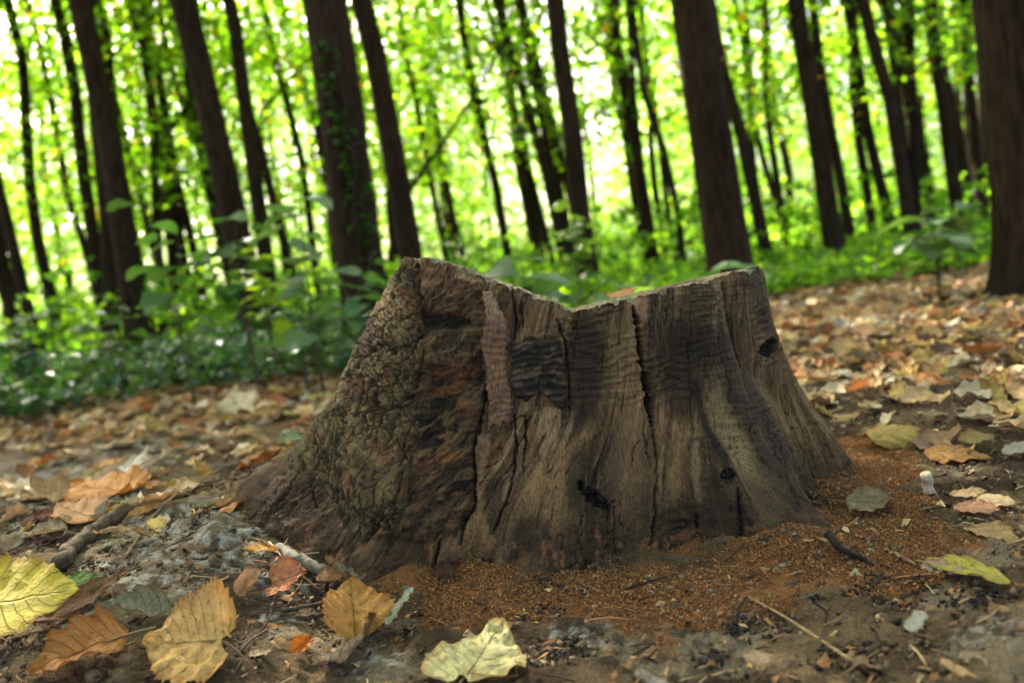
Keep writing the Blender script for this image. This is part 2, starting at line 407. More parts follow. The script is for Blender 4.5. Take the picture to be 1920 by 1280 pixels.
def build_ground():
    Y = np.concatenate([np.geomspace(0.62, 2.6, 430), np.geomspace(2.65, 14, 130), np.geomspace(15, 420, 30)])
    T = np.linspace(-1, 1, 520); T = np.sign(T) * (0.75 * np.abs(T) + 0.25 * np.abs(T) ** 3)
    X = T[None, :] * (Y[:, None] * 1.0 + 0.75); YY = np.repeat(Y[:, None], len(T), 1)
    Z = ground_h(X, YY)
    near = np.exp(-(YY / 3.2) ** 3)
    saw = saw_mask(X, YY)
    sawm = sst(0.42, 0.72, saw + 1.5 * (fbm(X * 15, YY * 15, 21, 5, 0.6) - 0.5))
    cl = fbm(X * 14, YY * 14, 33, 5, 0.6) - 0.5
    f1, f2, idc = voronoi(X * 60 + 2 * cl, YY * 60 + 2 * cl, 3)
    crumb = np.clip(0.5 - f1, 0, 1) * (idc > 0.45)
    Z = Z + near * ((0.032 * cl + 0.011 * crumb * (1 - sawm)) * (1 - 0.55 * sawm) + 0.004 * sawm * (fbm(X * 60, YY * 60, 4, 3) - 0.3))
    Z = Z + near * 0.006 * (fbm(X * 90, YY * 90, 8, 3) - 0.5)
    dark, mid, pale = lin(74, 60, 45), lin(112, 93, 69), lin(136, 121, 97)
    n = fbm(X * 7, YY * 7, 40, 5, 0.6)
    C = mix(np.broadcast_to(dark, X.shape + (3,)), mid, sst(0.36, 0.62, n))
    C = mix(C, pale, 0.7 * sst(0.55, 0.68, fbm(X * 11 + 4, YY * 11, 44, 4)))
    # ash-white crust and greenish tinge on the bare soil beside the stump
    px, py = project(np.stack([X, YY, Z], -1))
    ash = np.zeros(X.shape)
    for cx, cy, rx, ry, a in ((330, 1000, 130, 60, 1.0), (120, 900, 150, 60, 0.75), (230, 1090, 150, 40, 0.7), (450, 1010, 110, 60, 0.75), (560, 1080, 140, 50, 0.45),
                              (250, 830, 160, 40, 0.6), (1110, 1190, 110, 30, 0.55), (1850, 1180, 110, 40, 0.35), (60, 1000, 80, 50, 0.4), (700, 1240, 90, 40, 0.45), (520, 1160, 60, 30, .5)):
        ash = np.maximum(ash, a * np.exp(-(((px - cx) / rx) ** 2 + ((py - cy) / ry) ** 2)))
    ash = ash * (YY < 3.2)
    am = sst(0.50, 0.68, fbm(X * 70, YY * 70, 55, 5, 0.75) * 1.0 + 0.16 * ash - 0.06) * sst(0.12, 0.35, ash)
    C = mix(C, lin(118, 114, 88), 0.22 * sst(0.2, 0.6, ash) * sst(0.4, 0.6, fbm(X * 9, YY * 9, 57, 3)))
    C = mix(C, lin(176, 172, 160), 0.7 * am)
    Z = Z + 0.0015 * am * near
    C = mix(C, lin(128, 86, 50) * (0.75 + 0.5 * fbm(X * 120, YY * 120, 61, 2))[..., None], 0.92 * sawm)
    blk = sst(0.58, 0.7, fbm(X * 16, YY * 16, 71, 5, 0.62)) * np.clip(np.exp(-(((px - 1380) / 420) ** 2 + ((py - 1200) / 75) ** 2)) + np.exp(-(((px - 1020) / 60) ** 2 + ((py - 1120) / 50) ** 2)), 0, 1) * (YY < 2)
    C = mix(C, lin(44, 37, 31), 0.7 * sst(0.15, 0.6, blk)); Z = Z + 0.004 * sst(0.1, .5, blk) * near
    damp = sst(0.4, 0.6, fbm(X * 6 + 3, YY * 6, 83, 4)) * sst(900, 1150, px) * (YY < 2.2)
    C = mix(C, lin(50, 41, 31), 0.6 * damp * (1 - 0.8 * sawm))
    far = sst(2.2, 4.5, YY)
    C = mix(C, mix(np.broadcast_to(lin(82, 62, 42), C.shape), lin(126, 92, 58), fbm(X * 5, YY * 5, 80, 4)), far * 0.8)
    green = sst(6.0, 9.0, YY + 1.5 * (fbm(X * .6, YY * .6, 82, 3) - 0.5) - 0.2 * np.abs(X))
    C = mix(C, lin(70, 82, 42), 0.8 * green)
    V = np.stack([X, YY, Z], -1).reshape(-1, 3); F = grid_faces(*X.shape)
    # the ground goes on behind and beside the place the photograph was taken from
    row0 = V[:len(T)].copy(); b = row0.copy(); b[:, 1] = -60; b[:, 0] = T * 130; b[:, 2] = 0
    mid_ = row0.copy(); mid_[:, 1] = -0.6; mid_[:, 0] = T * 3.2; mid_[:, 2] = ground_h(mid_[:, 0], mid_[:, 1])
    V = np.vstack([b, mid_, V]); k = len(T)
    F = np.vstack([grid_faces(3, k), F + 2 * k])
    cc = np.vstack([np.broadcast_to(lin(90, 72, 50), (2 * k, 3)), C.reshape(-1, 3)])
    return add('ground', new_mesh('ground', V, F, cc), M_soil, kind='structure')
build_ground()

# ------------------------------------------------------------------ stump
STUMP_LABEL = 'weathered tree stump with V-shaped cut top, bark on one side and cracked bare wood'
stump = empty('tree_stump', STUMP_LABEL, 'tree stump', loc=(0, 0, 0))
ZB = -0.06
def stump_grid(phis, ts):
    ph = np.repeat(phis[None, :], len(ts), 0); T = np.full(len(phis), 0.42)
    for _ in range(8):
        x, y = base_xy(phis, T); T = top_z(x, y)
    z = ZB + ts[:, None] * (T[None, :] - ZB)
    x, y = base_xy(ph, z)
    return ph, np.stack([x, y, z], -1)
def grid_normals(P):
    du = np.gradient(P, axis=1); dv = np.gradient(P, axis=0)
    N = np.cross(du, dv); N /= np.linalg.norm(N, axis=2)[..., None] + 1e-12
    c = np.array([STUMP_C[0], CY, 0.2]); s = np.sign(np.sum(N * (P - c), -1)); 
    return N * np.where(s == 0, 1, s)[..., None]

BARK = [(700, 440), (768, 462), (772, 500), (778, 545), (786, 600), (812, 640), (800, 690), (772, 735), (768, 770), (792, 800), (776, 850), (770, 900), (766, 950), (742, 1000), (716, 990),
        (680, 1020), (640, 985), (622, 930), (590, 900), (560, 880), (500, 872), (500, 700), (640, 560)]
STRIP = [(906, 545), (922, 548), (950, 600), (955, 640), (948, 690), (962, 760), (955, 800), (945, 790), (938, 812), (926, 795), (914, 812), (916, 760), (908, 700), (902, 650), (912, 600)]
STRIP2 = [(893, 815), (918, 812), (922, 845), (912, 880), (902, 915), (893, 930), (897, 880)]
CHAR = [(955, 645), (1000, 632), (1052, 640), (1058, 680), (1064, 730), (1062, 768), (1040, 762), (1024, 745), (1012, 736), (1000, 742), (985, 752), (962, 742), (958, 700)]
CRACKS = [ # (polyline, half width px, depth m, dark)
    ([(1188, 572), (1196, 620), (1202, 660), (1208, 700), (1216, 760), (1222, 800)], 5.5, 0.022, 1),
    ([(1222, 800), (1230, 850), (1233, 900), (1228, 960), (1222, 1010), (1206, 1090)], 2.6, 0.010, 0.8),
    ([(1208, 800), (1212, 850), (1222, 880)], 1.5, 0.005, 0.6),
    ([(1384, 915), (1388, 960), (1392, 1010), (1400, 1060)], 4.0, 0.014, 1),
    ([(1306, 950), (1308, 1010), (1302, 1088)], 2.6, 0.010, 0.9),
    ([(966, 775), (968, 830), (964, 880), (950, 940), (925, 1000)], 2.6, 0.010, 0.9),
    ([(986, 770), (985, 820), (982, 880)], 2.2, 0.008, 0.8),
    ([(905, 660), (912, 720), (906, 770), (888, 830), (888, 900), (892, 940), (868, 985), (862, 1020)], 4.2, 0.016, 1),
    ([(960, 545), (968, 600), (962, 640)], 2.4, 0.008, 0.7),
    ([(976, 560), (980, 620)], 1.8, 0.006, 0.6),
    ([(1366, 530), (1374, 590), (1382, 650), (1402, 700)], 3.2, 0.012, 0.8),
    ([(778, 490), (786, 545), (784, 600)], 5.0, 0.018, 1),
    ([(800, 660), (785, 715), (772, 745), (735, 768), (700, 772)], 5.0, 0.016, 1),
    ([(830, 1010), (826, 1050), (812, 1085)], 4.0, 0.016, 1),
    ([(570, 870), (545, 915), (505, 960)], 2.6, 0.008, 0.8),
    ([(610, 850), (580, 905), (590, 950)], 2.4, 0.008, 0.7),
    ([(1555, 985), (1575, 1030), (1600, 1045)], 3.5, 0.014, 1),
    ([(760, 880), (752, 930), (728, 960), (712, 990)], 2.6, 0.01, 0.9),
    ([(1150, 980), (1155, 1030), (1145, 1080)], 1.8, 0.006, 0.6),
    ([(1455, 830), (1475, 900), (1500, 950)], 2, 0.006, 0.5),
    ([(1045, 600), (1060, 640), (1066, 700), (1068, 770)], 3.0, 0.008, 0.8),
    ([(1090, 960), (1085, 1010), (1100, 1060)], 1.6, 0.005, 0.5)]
KNOTS = [(1112, 930, 36, 13, 0.75), (1364, 888, 13, 11, 0.0), (1440, 655, 13, 20, 0.5)]

def wood_surface(ph, P, N):
    """relief (along the normal) and colour of the bare wood"""
    px, py = project(P)
    front = sst(0.02, 0.22, np.sum(N * (CAM - P), -1) / np.linalg.norm(CAM - P, axis=-1))
    wp = 5 * (fbm(px / 26, py / 26, 90, 3) - 0.5); wq = 9 * (fbm(px / 9, py / 9, 91, 3, 0.65) - 0.5)
    qx, qy = px + wp + wq * 0.6, py + wp
    s = (PI - ph) * 0.42; z = P[..., 2]
    g1 = fbm(s * 70, z * 5 + 3 * fbm(s * 6, z * 6, 5, 2), 100, 4, 0.6)
    g2 = fbm(s * 260, z * 14, 101, 3, 0.6)
    big = fbm(s * 9, z * 4, 102, 4)
    patch = fbm(s * 16, z * 8, 103, 5, 0.6)
    D = 0.009 * (big - 0.5) + 0.0035 * (g1 - 0.5) + 0.0016 * (g2 - 0.5)
    low = np.clip(1 - z / 0.16, 0, 1)
    D += 0.012 * low ** 2 * (fbm(s * 13, z * 2, 104, 3) - 0.45)
    D += 0.010 * low ** 2 * (fbm(s * 40, z * 22, 105, 4) - 0.5)
    checks = np.zeros(ph.shape)
    # wavy figure across the grain
    zone = sst(950, 1000, qx) * (1 - sst(1440, 1500, qx)) * (1 - sst(730, 860, qy + 90 * np.clip((1250 - qx) / 300, -1, 1)))
    zone = np.maximum(zone, sst(1300, 1350, qx) * (1 - sst(1450, 1500, qx)) * (1 - sst(800, 900, qy)))
    zone = np.maximum(zone, (1 - sst(600, 660, qy)) * sst(780, 800, qx) * (1 - sst(950, 960, qx)) * 0.8)
    wave = np.sin(2 * PI * (z / 0.0150 + 3.0 * fbm(s * 7, z * 9, 110, 3) + 1.5 * fbm(s * 22, z * 26, 111, 3))) + 0.5 * np.sin(2 * PI * (z / 0.0083 + 4.0 * fbm(s * 9, z * 12, 113, 3)))
    wamp = zone * sst(0.34, 0.55, fbm(s * 10, z * 16, 112, 3)) * front
    D += 0.0011 * wave * wamp
    # fine drying checks along the grain
    for k1, k2, wd_, dp, sd_ in ((26, 2.4, 0.010, 0.0045, 310), (60, 4.5, 0.013, 0.0026, 311), (110, 9.0, 0.02, 0.0014, 312)):
        ck = np.exp(-(np.abs(fbm(s * k1, z * k2 + 0.6 * fbm(s * 30, z * 30, 5, 2), sd_, 3) - 0.5) / wd_) ** 2) * sst(0.42, 0.62, fbm(s * 12, z * 9, sd_ + 20, 3))
        D -= dp * ck; checks = np.maximum(checks, ck)
    # the fold between the broad face and the flute beside it
    d, f = polydist(px, py, [(1362, 520), (1376, 600), (1402, 680), (1470, 752), (1502, 832), (1560, 930)])
    D -= 0.012 * np.exp(-(d / 16) ** 2) * front
    d2, f = polydist(px, py, [(1330, 560), (1345, 660), (1380, 740), (1440, 800), (1480, 900)])
    D += 0.007 * np.exp(-(d2 / 28) ** 2) * front
    d2, f = polydist(px, py, [(1450, 560), (1470, 650), (1520, 740), (1550, 830)])
    D += 0.008 * np.exp(-(d2 / 20) ** 2) * front
    d2, f = polydist(px, py, [(1320, 740), (1335, 800), (1362, 870)])
    D -= 0.005 * np.exp(-(d2 / 12) ** 2) * front
    # ---- colour
    base = mix(np.broadcast_to(lin(92, 73, 52), P.shape), lin(150, 122, 86), sst(0.42, 0.64, patch))
    C = mix(base, lin(54, 46, 38), 0.82 * sst(0.48, 0.62, fbm(s * 11 + 5, z * 5, 120, 4, 0.6)))
    C = C * (0.35 + 1.3 * g1)[..., None] * (0.55 + 0.9 * g2)[..., None]
    C = mix(C, lin(34, 30, 27), 0.8 * sst(0.60, 0.70, fbm(s * 60, z * 4 + 2, 122, 4, 0.6)))
    C = mix(C, lin(172, 144, 110), 0.6 * sst(0.60, 0.70, fbm(s * 85, z * 9 + 7, 123, 4, 0.6)))
    C = mix(C, lin(120, 92, 66), 0.6 * sst(0.66, 0.74, fbm(s * 240, z * 240, 124, 2)))
    C = mix(C, lin(66, 57, 47), 0.4 * zone * front)
    tanlow = np.exp(-(((qx - 1120) / 190) ** 2 + ((qy - 880) / 120) ** 2)) * sst(0.38, 0.6, patch) * front
    C = mix(C, lin(138, 108, 74) * (0.6 + 0.8 * g1)[..., None], 0.55 * tanlow)
    fl = sst(1430, 1470, qx) * sst(520, 560, qy) * front
    C = mix(C, lin(136, 112, 76) * (0.5 + 1.0 * g1)[..., None], 0.55 * fl)
    C = mix(C, lin(108, 100, 66), 0.38 * zone * front * sst(0.5, 0.7, fbm(px / 60, py / 40, 121, 4)) * (qx > 1050))
    C = C * (1 + 0.13 * wave * wamp)[..., None]
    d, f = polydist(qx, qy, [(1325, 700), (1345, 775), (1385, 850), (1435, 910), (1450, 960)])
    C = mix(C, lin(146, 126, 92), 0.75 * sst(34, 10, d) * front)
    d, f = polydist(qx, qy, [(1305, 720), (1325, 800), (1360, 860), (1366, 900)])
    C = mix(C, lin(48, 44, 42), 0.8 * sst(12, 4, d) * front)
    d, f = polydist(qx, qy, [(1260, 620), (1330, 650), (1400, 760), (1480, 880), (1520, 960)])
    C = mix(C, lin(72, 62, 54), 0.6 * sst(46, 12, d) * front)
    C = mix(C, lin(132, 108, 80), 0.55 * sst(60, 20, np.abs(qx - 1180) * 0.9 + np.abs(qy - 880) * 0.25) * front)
    C = mix(C, lin(138, 112, 82), 0.6 * sst(0.42, 0.6, fbm(px / 18, py / 90, 130, 4)) * np.exp(-(((qx - 1030) / 55) ** 2 + ((qy - 930) / 120) ** 2)) * front)
    fr = polysd(qx + 14 * (fbm(px / 5, py / 60, 131, 3) - 0.5), qy, [(990, 760), (1050, 765), (1048, 850), (1035, 895), (1022, 880), (1005, 820)])
    C = mix(C, lin(160, 136, 104), 0.75 * sst(-4, 6, fr) * sst(0.38, 0.55, g1) * front); D += 0.0025 * sst(-4, 6, fr) * front * (g1 > 0.5)
    # crumbly dark inner bark with rust-coloured dust
    ib = polysd(qx, qy, [(768, 470), (800, 480), (880, 520), (912, 548), (906, 640), (912, 700), (908, 770), (888, 830), (888, 930), (868, 990), (830, 1020), (700, 1010), (750, 940), (770, 860), (760, 770), (800, 680)])
    ibm = sst(-6, 8, ib) * front * sst(520, 560, qy)
    rough = fbm(s * 34 + 2 * fbm(s * 20, z * 20, 7, 2), z * 46, 140, 5, 0.62)
    D += ibm * (0.026 * (rough - 0.5) + 0.006)
    ci = mix(np.broadcast_to(lin(72, 60, 46), P.shape), lin(40, 34, 27), sst(0.46, 0.58, fbm(s * 22, z * 30, 141, 4)))
    ci = mix(ci, lin(104, 84, 58), 0.8 * sst(0.52, 0.64, rough))
    dust = sst(0.50, 0.62, fbm(s * 26 + 9, z * 40, 142, 5, 0.6))
    ci = mix(ci, lin(134, 92, 56), 0.7 * dust * (0.1 + np.exp(-(((qx - 845) / 50) ** 2 + ((qy - 880) / 70) ** 2)) + 0.8 * np.exp(-(((qx - 850) / 50) ** 2 + ((qy - 730) / 50) ** 2))).clip(0, 1))
    C = mix(C, ci * (0.8 + 0.4 * g2)[..., None], ibm)
    bl = np.exp(-(((qx - 830) / 60) ** 2 + ((qy - 603) / 18) ** 2))
    C = mix(C, lin(34, 29, 24), 0.9 * sst(0.35, 0.6, bl) * front); D -= 0.007 * sst(0.3, 0.7, bl) * front
    # upper corner: brown ribbed wood under the left peak
    up = sst(-4, 10, polysd(qx, qy, [(775, 470), (900, 510), (915, 545), (905, 600), (800, 590), (785, 540)])) * front
    C = mix(C, lin(96, 75, 54) * (0.4 + 1.2 * rough)[..., None], 0.75 * up); D += up * 0.010 * (rough - 0.5)
    C = mix(C, lin(168, 142, 110), 0.8 * sst(0, 8, polysd(qx + wq, qy, [(846, 498), (885, 508), (912, 528), (890, 535), (850, 522)])) * front)
    C = mix(C, lin(156, 124, 100), 0.8 * sst(-2, 6, polysd(qx + wq, qy, [(1170, 566), (1215, 552), (1218, 590), (1205, 612), (1192, 590)])) * front)
    # broad blackish weather stains
    stn = 0.0
    for cx, cy, rx, ry, a in ((1095, 690, 45, 120, .9), (1285, 690, 60, 120, .8), (1340, 1000, 90, 70, .9), (1090, 900, 40, 90, .7), (1240, 1010, 50, 70, .7), (1440, 880, 50, 90, .6), (1000, 1010, 60, 50, .7), (925, 950, 22, 80, .7)):
        stn = np.maximum(stn, a * np.exp(-(((qx - cx) / rx) ** 2 + ((qy - cy) / ry) ** 2) ** 1.5))
    C = mix(C, lin(44, 39, 34), 0.75 * sst(0.25, 0.7, stn * (0.55 + 0.9 * g1)) * front)
    # low dirt and sawdust clinging to the foot
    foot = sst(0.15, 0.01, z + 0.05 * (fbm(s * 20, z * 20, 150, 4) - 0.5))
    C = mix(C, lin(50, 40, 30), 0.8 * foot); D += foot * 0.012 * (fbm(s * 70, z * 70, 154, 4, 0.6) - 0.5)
    C = mix(C, lin(128, 88, 56), 0.5 * sst(0.54, 0.70, fbm(s * 50, z * 60, 151, 4, 0.6)) * sst(0.06, 0.0, z))
    lr = sst(680, 580, qx) * sst(820, 880, qy) * front
    C = mix(C, lin(74, 60, 45) * (0.35 + 1.3 * fbm(px / 22 + py / 40, py / 22, 155, 5, 0.65))[..., None], 0.9 * lr); D += lr * 0.022 * (fbm(px / 26, py / 26, 153, 5, 0.6) - 0.5)
    C = mix(C, lin(150, 102, 72), 0.45 * sst(0.62, 0.70, fbm(px / 14, py / 30, 152, 4)) * sst(960, 1010, qy) * front)
    C = mix(C, lin(34, 28, 22), 0.7 * checks)
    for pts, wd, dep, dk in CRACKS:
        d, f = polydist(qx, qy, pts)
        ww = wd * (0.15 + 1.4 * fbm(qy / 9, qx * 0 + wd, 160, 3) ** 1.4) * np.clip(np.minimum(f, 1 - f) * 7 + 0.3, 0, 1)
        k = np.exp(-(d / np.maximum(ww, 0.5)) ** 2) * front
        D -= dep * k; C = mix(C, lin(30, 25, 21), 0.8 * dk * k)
        D += 0.0010 * np.exp(-((d - 2.4 * ww) / (1.4 * ww + 1)) ** 2) * front * dk
    for kx, ky, ra, rb, an in KNOTS:
        u = (px - kx) * math.cos(an) + (py - ky) * math.sin(an); v = -(px - kx) * math.sin(an) + (py - ky) * math.cos(an)
        e = (u / ra) ** 2 + (v / rb) ** 2 + 2.6 * (fbm(px / 11, py / 11, 170, 4, 0.6) - 0.5)
        k = sst(1.1, 0.35, e) * front; D -= 0.012 * k; D += 0.0015 * np.exp(-((e - 1.5) / 0.6) ** 2) * front
        C = mix(C, lin(24, 22, 21), 0.92 * sst(1.3, 0.6, e) * front)
    # hollow under the root toe
    e = ((px - 890) / 36) ** 2 + ((py - 1072) / 24) ** 2 + 1.6 * (fbm(px / 14, py / 14, 175, 3) - 0.5)
    toe = np.exp(-(((px - 838) / 26) ** 2 + ((py - 1060) / 46) ** 2)); D += 0.03 * toe * front
    D -= 0.035 * sst(1.3, 0.3, e) * front; C = mix(C, lin(96, 52, 26), 0.7 * sst(1.3, 0.5, e) * front)
    # generic back side
    C = mix(lin(92, 76, 58) * (0.6 + 0.8 * g1)[..., None], C, front)
    C = C * np.array([1.02, 0.94, 0.83])
    return D, np.clip(C, 0.002, 0.9), px, py, front, s

def build_stump():
    phis = np.concatenate([np.linspace(-0.30, PI + 0.32, 860), np.linspace(PI + 0.32, 2 * PI - 0.30, 120)[1:-1]])
    ts = np.linspace(0, 1, 370)
    ph, P = stump_grid(phis, ts); N = grid_normals(P)
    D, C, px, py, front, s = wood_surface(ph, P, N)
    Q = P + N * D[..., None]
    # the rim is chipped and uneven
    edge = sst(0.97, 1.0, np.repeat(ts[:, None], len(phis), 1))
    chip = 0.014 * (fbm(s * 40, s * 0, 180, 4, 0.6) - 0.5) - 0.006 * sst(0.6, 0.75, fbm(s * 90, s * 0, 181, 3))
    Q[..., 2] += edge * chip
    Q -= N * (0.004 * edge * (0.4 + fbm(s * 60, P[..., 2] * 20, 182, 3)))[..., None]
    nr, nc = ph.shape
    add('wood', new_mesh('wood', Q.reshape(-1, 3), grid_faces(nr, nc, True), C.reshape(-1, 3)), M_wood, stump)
    # cut face
    rim = Q[-1]; c = rim.mean(0); k = 46
    f = np.linspace(0, 1, k)[:, None, None] ** 1.0
    R = rim[None] * (1 - f) + c[None, None] * f
    X, Y = R[..., 0], R[..., 1]
    zz = top_z(X, Y) + 0.008 * (fbm(X * 30, Y * 30, 190, 4) - 0.5) + 0.003 * np.sin((X + 0.35 * Y) * 520 + 4 * fbm(X * 8, Y * 8, 191, 2))
    zz += 0.004
    ff = sst(0.0, 0.10, f[..., 0]); R[..., 2] = R[..., 2] * (1 - ff) + zz * ff
    rad = np.hypot(X - c[0], Y - c[1]); ring = 0.5 + 0.5 * np.sin(rad * 900 + 5 * fbm(X * 12, Y * 12, 192, 3))
    tc = mix(np.broadcast_to(lin(140, 120, 92), R.shape), lin(96, 80, 60), 0.6 * ring)
    tc = mix(tc, lin(110, 116, 78), 0.5 * sst(0.45, 0.65, fbm(X * 18, Y * 18, 193, 4)))
    tc = mix(tc, lin(70, 60, 48), 0.8 * sst(0.5, 0.68, fbm(X * 24, Y * 24, 194, 4)))
    add('cut_top', new_mesh('cut_top', R.reshape(-1, 3), grid_faces(k, nc, True), tc.reshape(-1, 3)), M_top, stump)

    def patch(name, sd_fn, p0, p1, t0, t1, npn, ntn, relief, colour, material, eps, lab=None):
        phs = np.linspace(p0, p1, npn); t = np.linspace(t0, t1, ntn)
        ph, P = stump_grid(phs, t); N = grid_normals(P); D, C, px, py, front, s = wood_surface(ph, P, N)
        sdv = sd_fn(px, py) + (14 if name != 'bark' else 9) * (fbm(px / 10, py / 16, 200, 5, 0.7) - 0.5)
        off = relief(px, py, s, P[..., 2], sdv)
        Q = P + N * (D * 0.5 + off)[..., None]
        col = colour(px, py, s, P[..., 2], sdv)
        F = grid_faces(*ph.shape); keep = (sdv.reshape(-1)[F] > -eps).all(1) & (front.reshape(-1)[F] > 0).all(1) if name != 'bark' else (sdv.reshape(-1)[F] > -eps).all(1)
        F = F[keep]; used = np.unique(F); rm = np.zeros(Q.size // 3, int); rm[used] = np.arange(len(used))
        o = add(name, new_mesh(name, Q.reshape(-1, 3)[used], rm[F], col.reshape(-1, 3)[used]), material, stump)
        if lab: o['label'] = lab
    # ---- bark slab
    def bark_sd(px, py): return polysd(px, py, BARK)
    def bark_cells(s, z, px, py):
        s = px * 0.00095 - py * 0.00028; z = -py * 0.00095
        wx = 1.1 * (fbm(s * 18, z * 14, 210, 3) - 0.5)
        f1, f2, idc = voronoi((s + 0.35 * z) * 62 + wx * 2.4 + 0.8 * fbm(s * 160, z * 120, 215, 2), z * 38 + wx * 2.4 + 0.8 * fbm(s * 160, z * 120, 216, 2), 17)
        g1, g2, idg = voronoi(s * 110 + wx * 2, z * 90 + wx * 2, 18)
        return f2 - f1, idc, g2 - g1, idg
    def bark_fis(px, py):
        q = px + py * 0.30 + 16 * (fbm(px / 30, py / 30, 240, 3) - 0.5)
        a = np.abs(fbm(q / 17, py / 62, 241, 3) - 0.5); b = np.abs(fbm(q / 34 + 7, py / 30, 242, 3) - 0.5)
        return np.maximum(np.exp(-(a / 0.026) ** 2), 0.8 * np.exp(-(b / 0.014) ** 2))
    def bark_relief(px, py, s, z, sd):
        e, idc, eg, idg = bark_cells(s, z, px, py); s, z = px * 0.00095, -py * 0.00095
        sm = np.exp(-((((px - 708) / 82) ** 2 + ((py - 885) / 95) ** 2)) ** 1.5)
        fis = bark_fis(px, py)
        plate = sst(0.0, 0.13, e) * (0.75 + 0.4 * idc)
        tp = 0.3 + 0.7 * sst(540, 640, px)
        return (0.015 * tp * (0.45 * sst(-6, 6, sd) + 0.55 * sst(0, 60, sd)) - 0.005) - 0.012 * fis * (1 - 0.6 * sm) + (1 - 0.75 * sm) * (0.0055 * (plate - 0.5) + 0.0018 * (sst(0, 0.12, eg) - 0.5)) + 0.012 * (fbm(s * 22, z * 14, 217, 3) - 0.5) + 0.0045 * (fbm(s * 80, z * 80, 211, 4, 0.65) - 0.5) + 0.012 * sm
    def bark_col(px, py, s, z, sd):
        e, idc, eg, idg = bark_cells(s, z, px, py); s, z = px * 0.00095, -py * 0.00095
        sm = np.exp(-((((px - 708) / 82) ** 2 + ((py - 885) / 95) ** 2)) ** 1.5)
        C = mix(np.broadcast_to(lin(74, 58, 38), px.shape + (3,)), lin(108, 87, 57), sst(0.35, 0.65, fbm(s * 30, z * 24, 212, 4)))
        C = mix(C, lin(92, 86, 54), 0.4 * sst(0.48, 0.64, fbm(s * 14, z * 12, 213, 4)))
        C = mix(C, lin(44, 35, 25), 0.45 * sst(0.14, 0.0, e) * (1 - 0.7 * sm))
        C = mix(C, lin(36, 28, 20), 0.75 * bark_fis(px, py) * (1 - 0.6 * sm))
        C = mix(C, lin(112, 76, 50), 0.5 * sst(0.58, 0.7, fbm(s * 40, z * 40, 214, 4)))
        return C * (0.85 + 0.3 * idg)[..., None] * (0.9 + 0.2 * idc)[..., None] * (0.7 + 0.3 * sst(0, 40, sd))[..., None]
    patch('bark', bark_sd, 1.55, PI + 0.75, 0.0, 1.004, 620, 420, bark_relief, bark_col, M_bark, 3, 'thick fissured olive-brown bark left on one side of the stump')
    # ---- peeling inner strip, a lower remnant, and the black wrinkled flake
    def wr(s, z, k, sd): return np.sin(2 * PI * (z / k + 3.2 * fbm(s * 16, z * 18, sd, 3) + 0.7 * fbm(s * 60, z * 40, sd + 1, 2)))
    def strip_rel(px, py, s, z, sd): return 0.0075 * sst(-3, 3, sd) - 0.0025 + 0.0008 * wr(s, z, 0.011, 220) * sst(0.3, 0.6, fbm(s * 20, z * 30, 222, 3)) + 0.002 * (fbm(s * 120, z * 30, 221, 3) - 0.5)
    def strip_col(px, py, s, z, sd):
        C = mix(np.broadcast_to(lin(142, 108, 80), px.shape + (3,)), lin(100, 76, 57), fbm(s * 60, z * 20, 223, 4))
        C = mix(C, lin(170, 140, 112), 0.6 * sst(620, 570, py))
        return C * (1 + 0.14 * wr(s, z, 0.011, 220))[..., None]
    def char_rel(px, py, s, z, sd): return 0.0085 * sst(-3, 4, sd) - 0.003 + 0.0012 * wr(s, z, 0.0105, 230) + 0.003 * (fbm(s * 90, z * 60, 231, 4) - 0.5)
    def char_col(px, py, s, z, sd):
        C = mix(np.broadcast_to(lin(50, 43, 36), px.shape + (3,)), lin(92, 77, 60), sst(0.5, 0.7, fbm(s * 40, z * 70, 232, 4)))
        return C * (1 + 0.2 * wr(s, z, 0.0105, 230))[..., None]
    patch('bark_strip', lambda a, b: polysd(a, b, STRIP), 1.45, 2.1, 0.35, 1.0, 130, 320, strip_rel, strip_col, M_wood, 2, 'pinkish-brown peeling inner strip with fine ripples')
    patch('bark_remnant', lambda a, b: polysd(a, b, STRIP2), 1.45, 2.3, 0.1, 0.7, 130, 240, strip_rel, strip_col, M_wood, 2)
    patch('black_flake', lambda a, b: polysd(a, b, CHAR), 1.2, 2.0, 0.4, 1.0, 190, 300, char_rel, char_col, M_wood, 2, 'blackened wrinkled flake with a ragged lower edge')
    # crumbs of black rot in the knots
    rs = np.random.default_rng(5)
    for kx, ky, ra, rb, an in KNOTS:
        Vs, Fs = [], []
        phs = np.linspace(0.3, 2.4, 500); tt = np.linspace(0.1, 1, 300); pg, PG = stump_grid(phs, tt); gx, gy = project(PG)
        for i in range(34):
            u, v = rs.normal(0, 0.52, 2); qx_ = kx + u * ra * math.cos(an) - v * rb * math.sin(an); qy_ = ky + u * ra * math.sin(an) + v * rb * math.cos(an)
            j = np.argmin((gx - qx_) ** 2 + (gy - qy_) ** 2); c0 = PG.reshape(-1, 3)[j] + np.array([0, 0.002, 0])
            r = rs.uniform(0.0008, 0.003); V = rs.normal(0, 1, (6, 3)); V /= np.linalg.norm(V, axis=1)[:, None]
            V = np.array([[1, 0, 0], [-1, 0, 0], [0, 1, 0], [0, -1, 0], [0, 0, 1], [0, 0, -1]]) * r * rs.uniform(0.3, 1.7, (6, 1)) * np.array([1, 0.5, 1]) + c0
            b = len(Vs) * 6; Vs.append(V)
            Fs += [[b + a for a in q] for q in ((0, 2, 4), (2, 1, 4), (1, 3, 4), (3, 0, 4), (2, 0, 5), (1, 2, 5), (3, 1, 5), (0, 3, 5))]
        add('knot', new_mesh('knot', np.vstack(Vs), Fs, smooth=False), M_dark, stump)
build_stump()
stump.location = (STUMP_C[0], CY, 0)
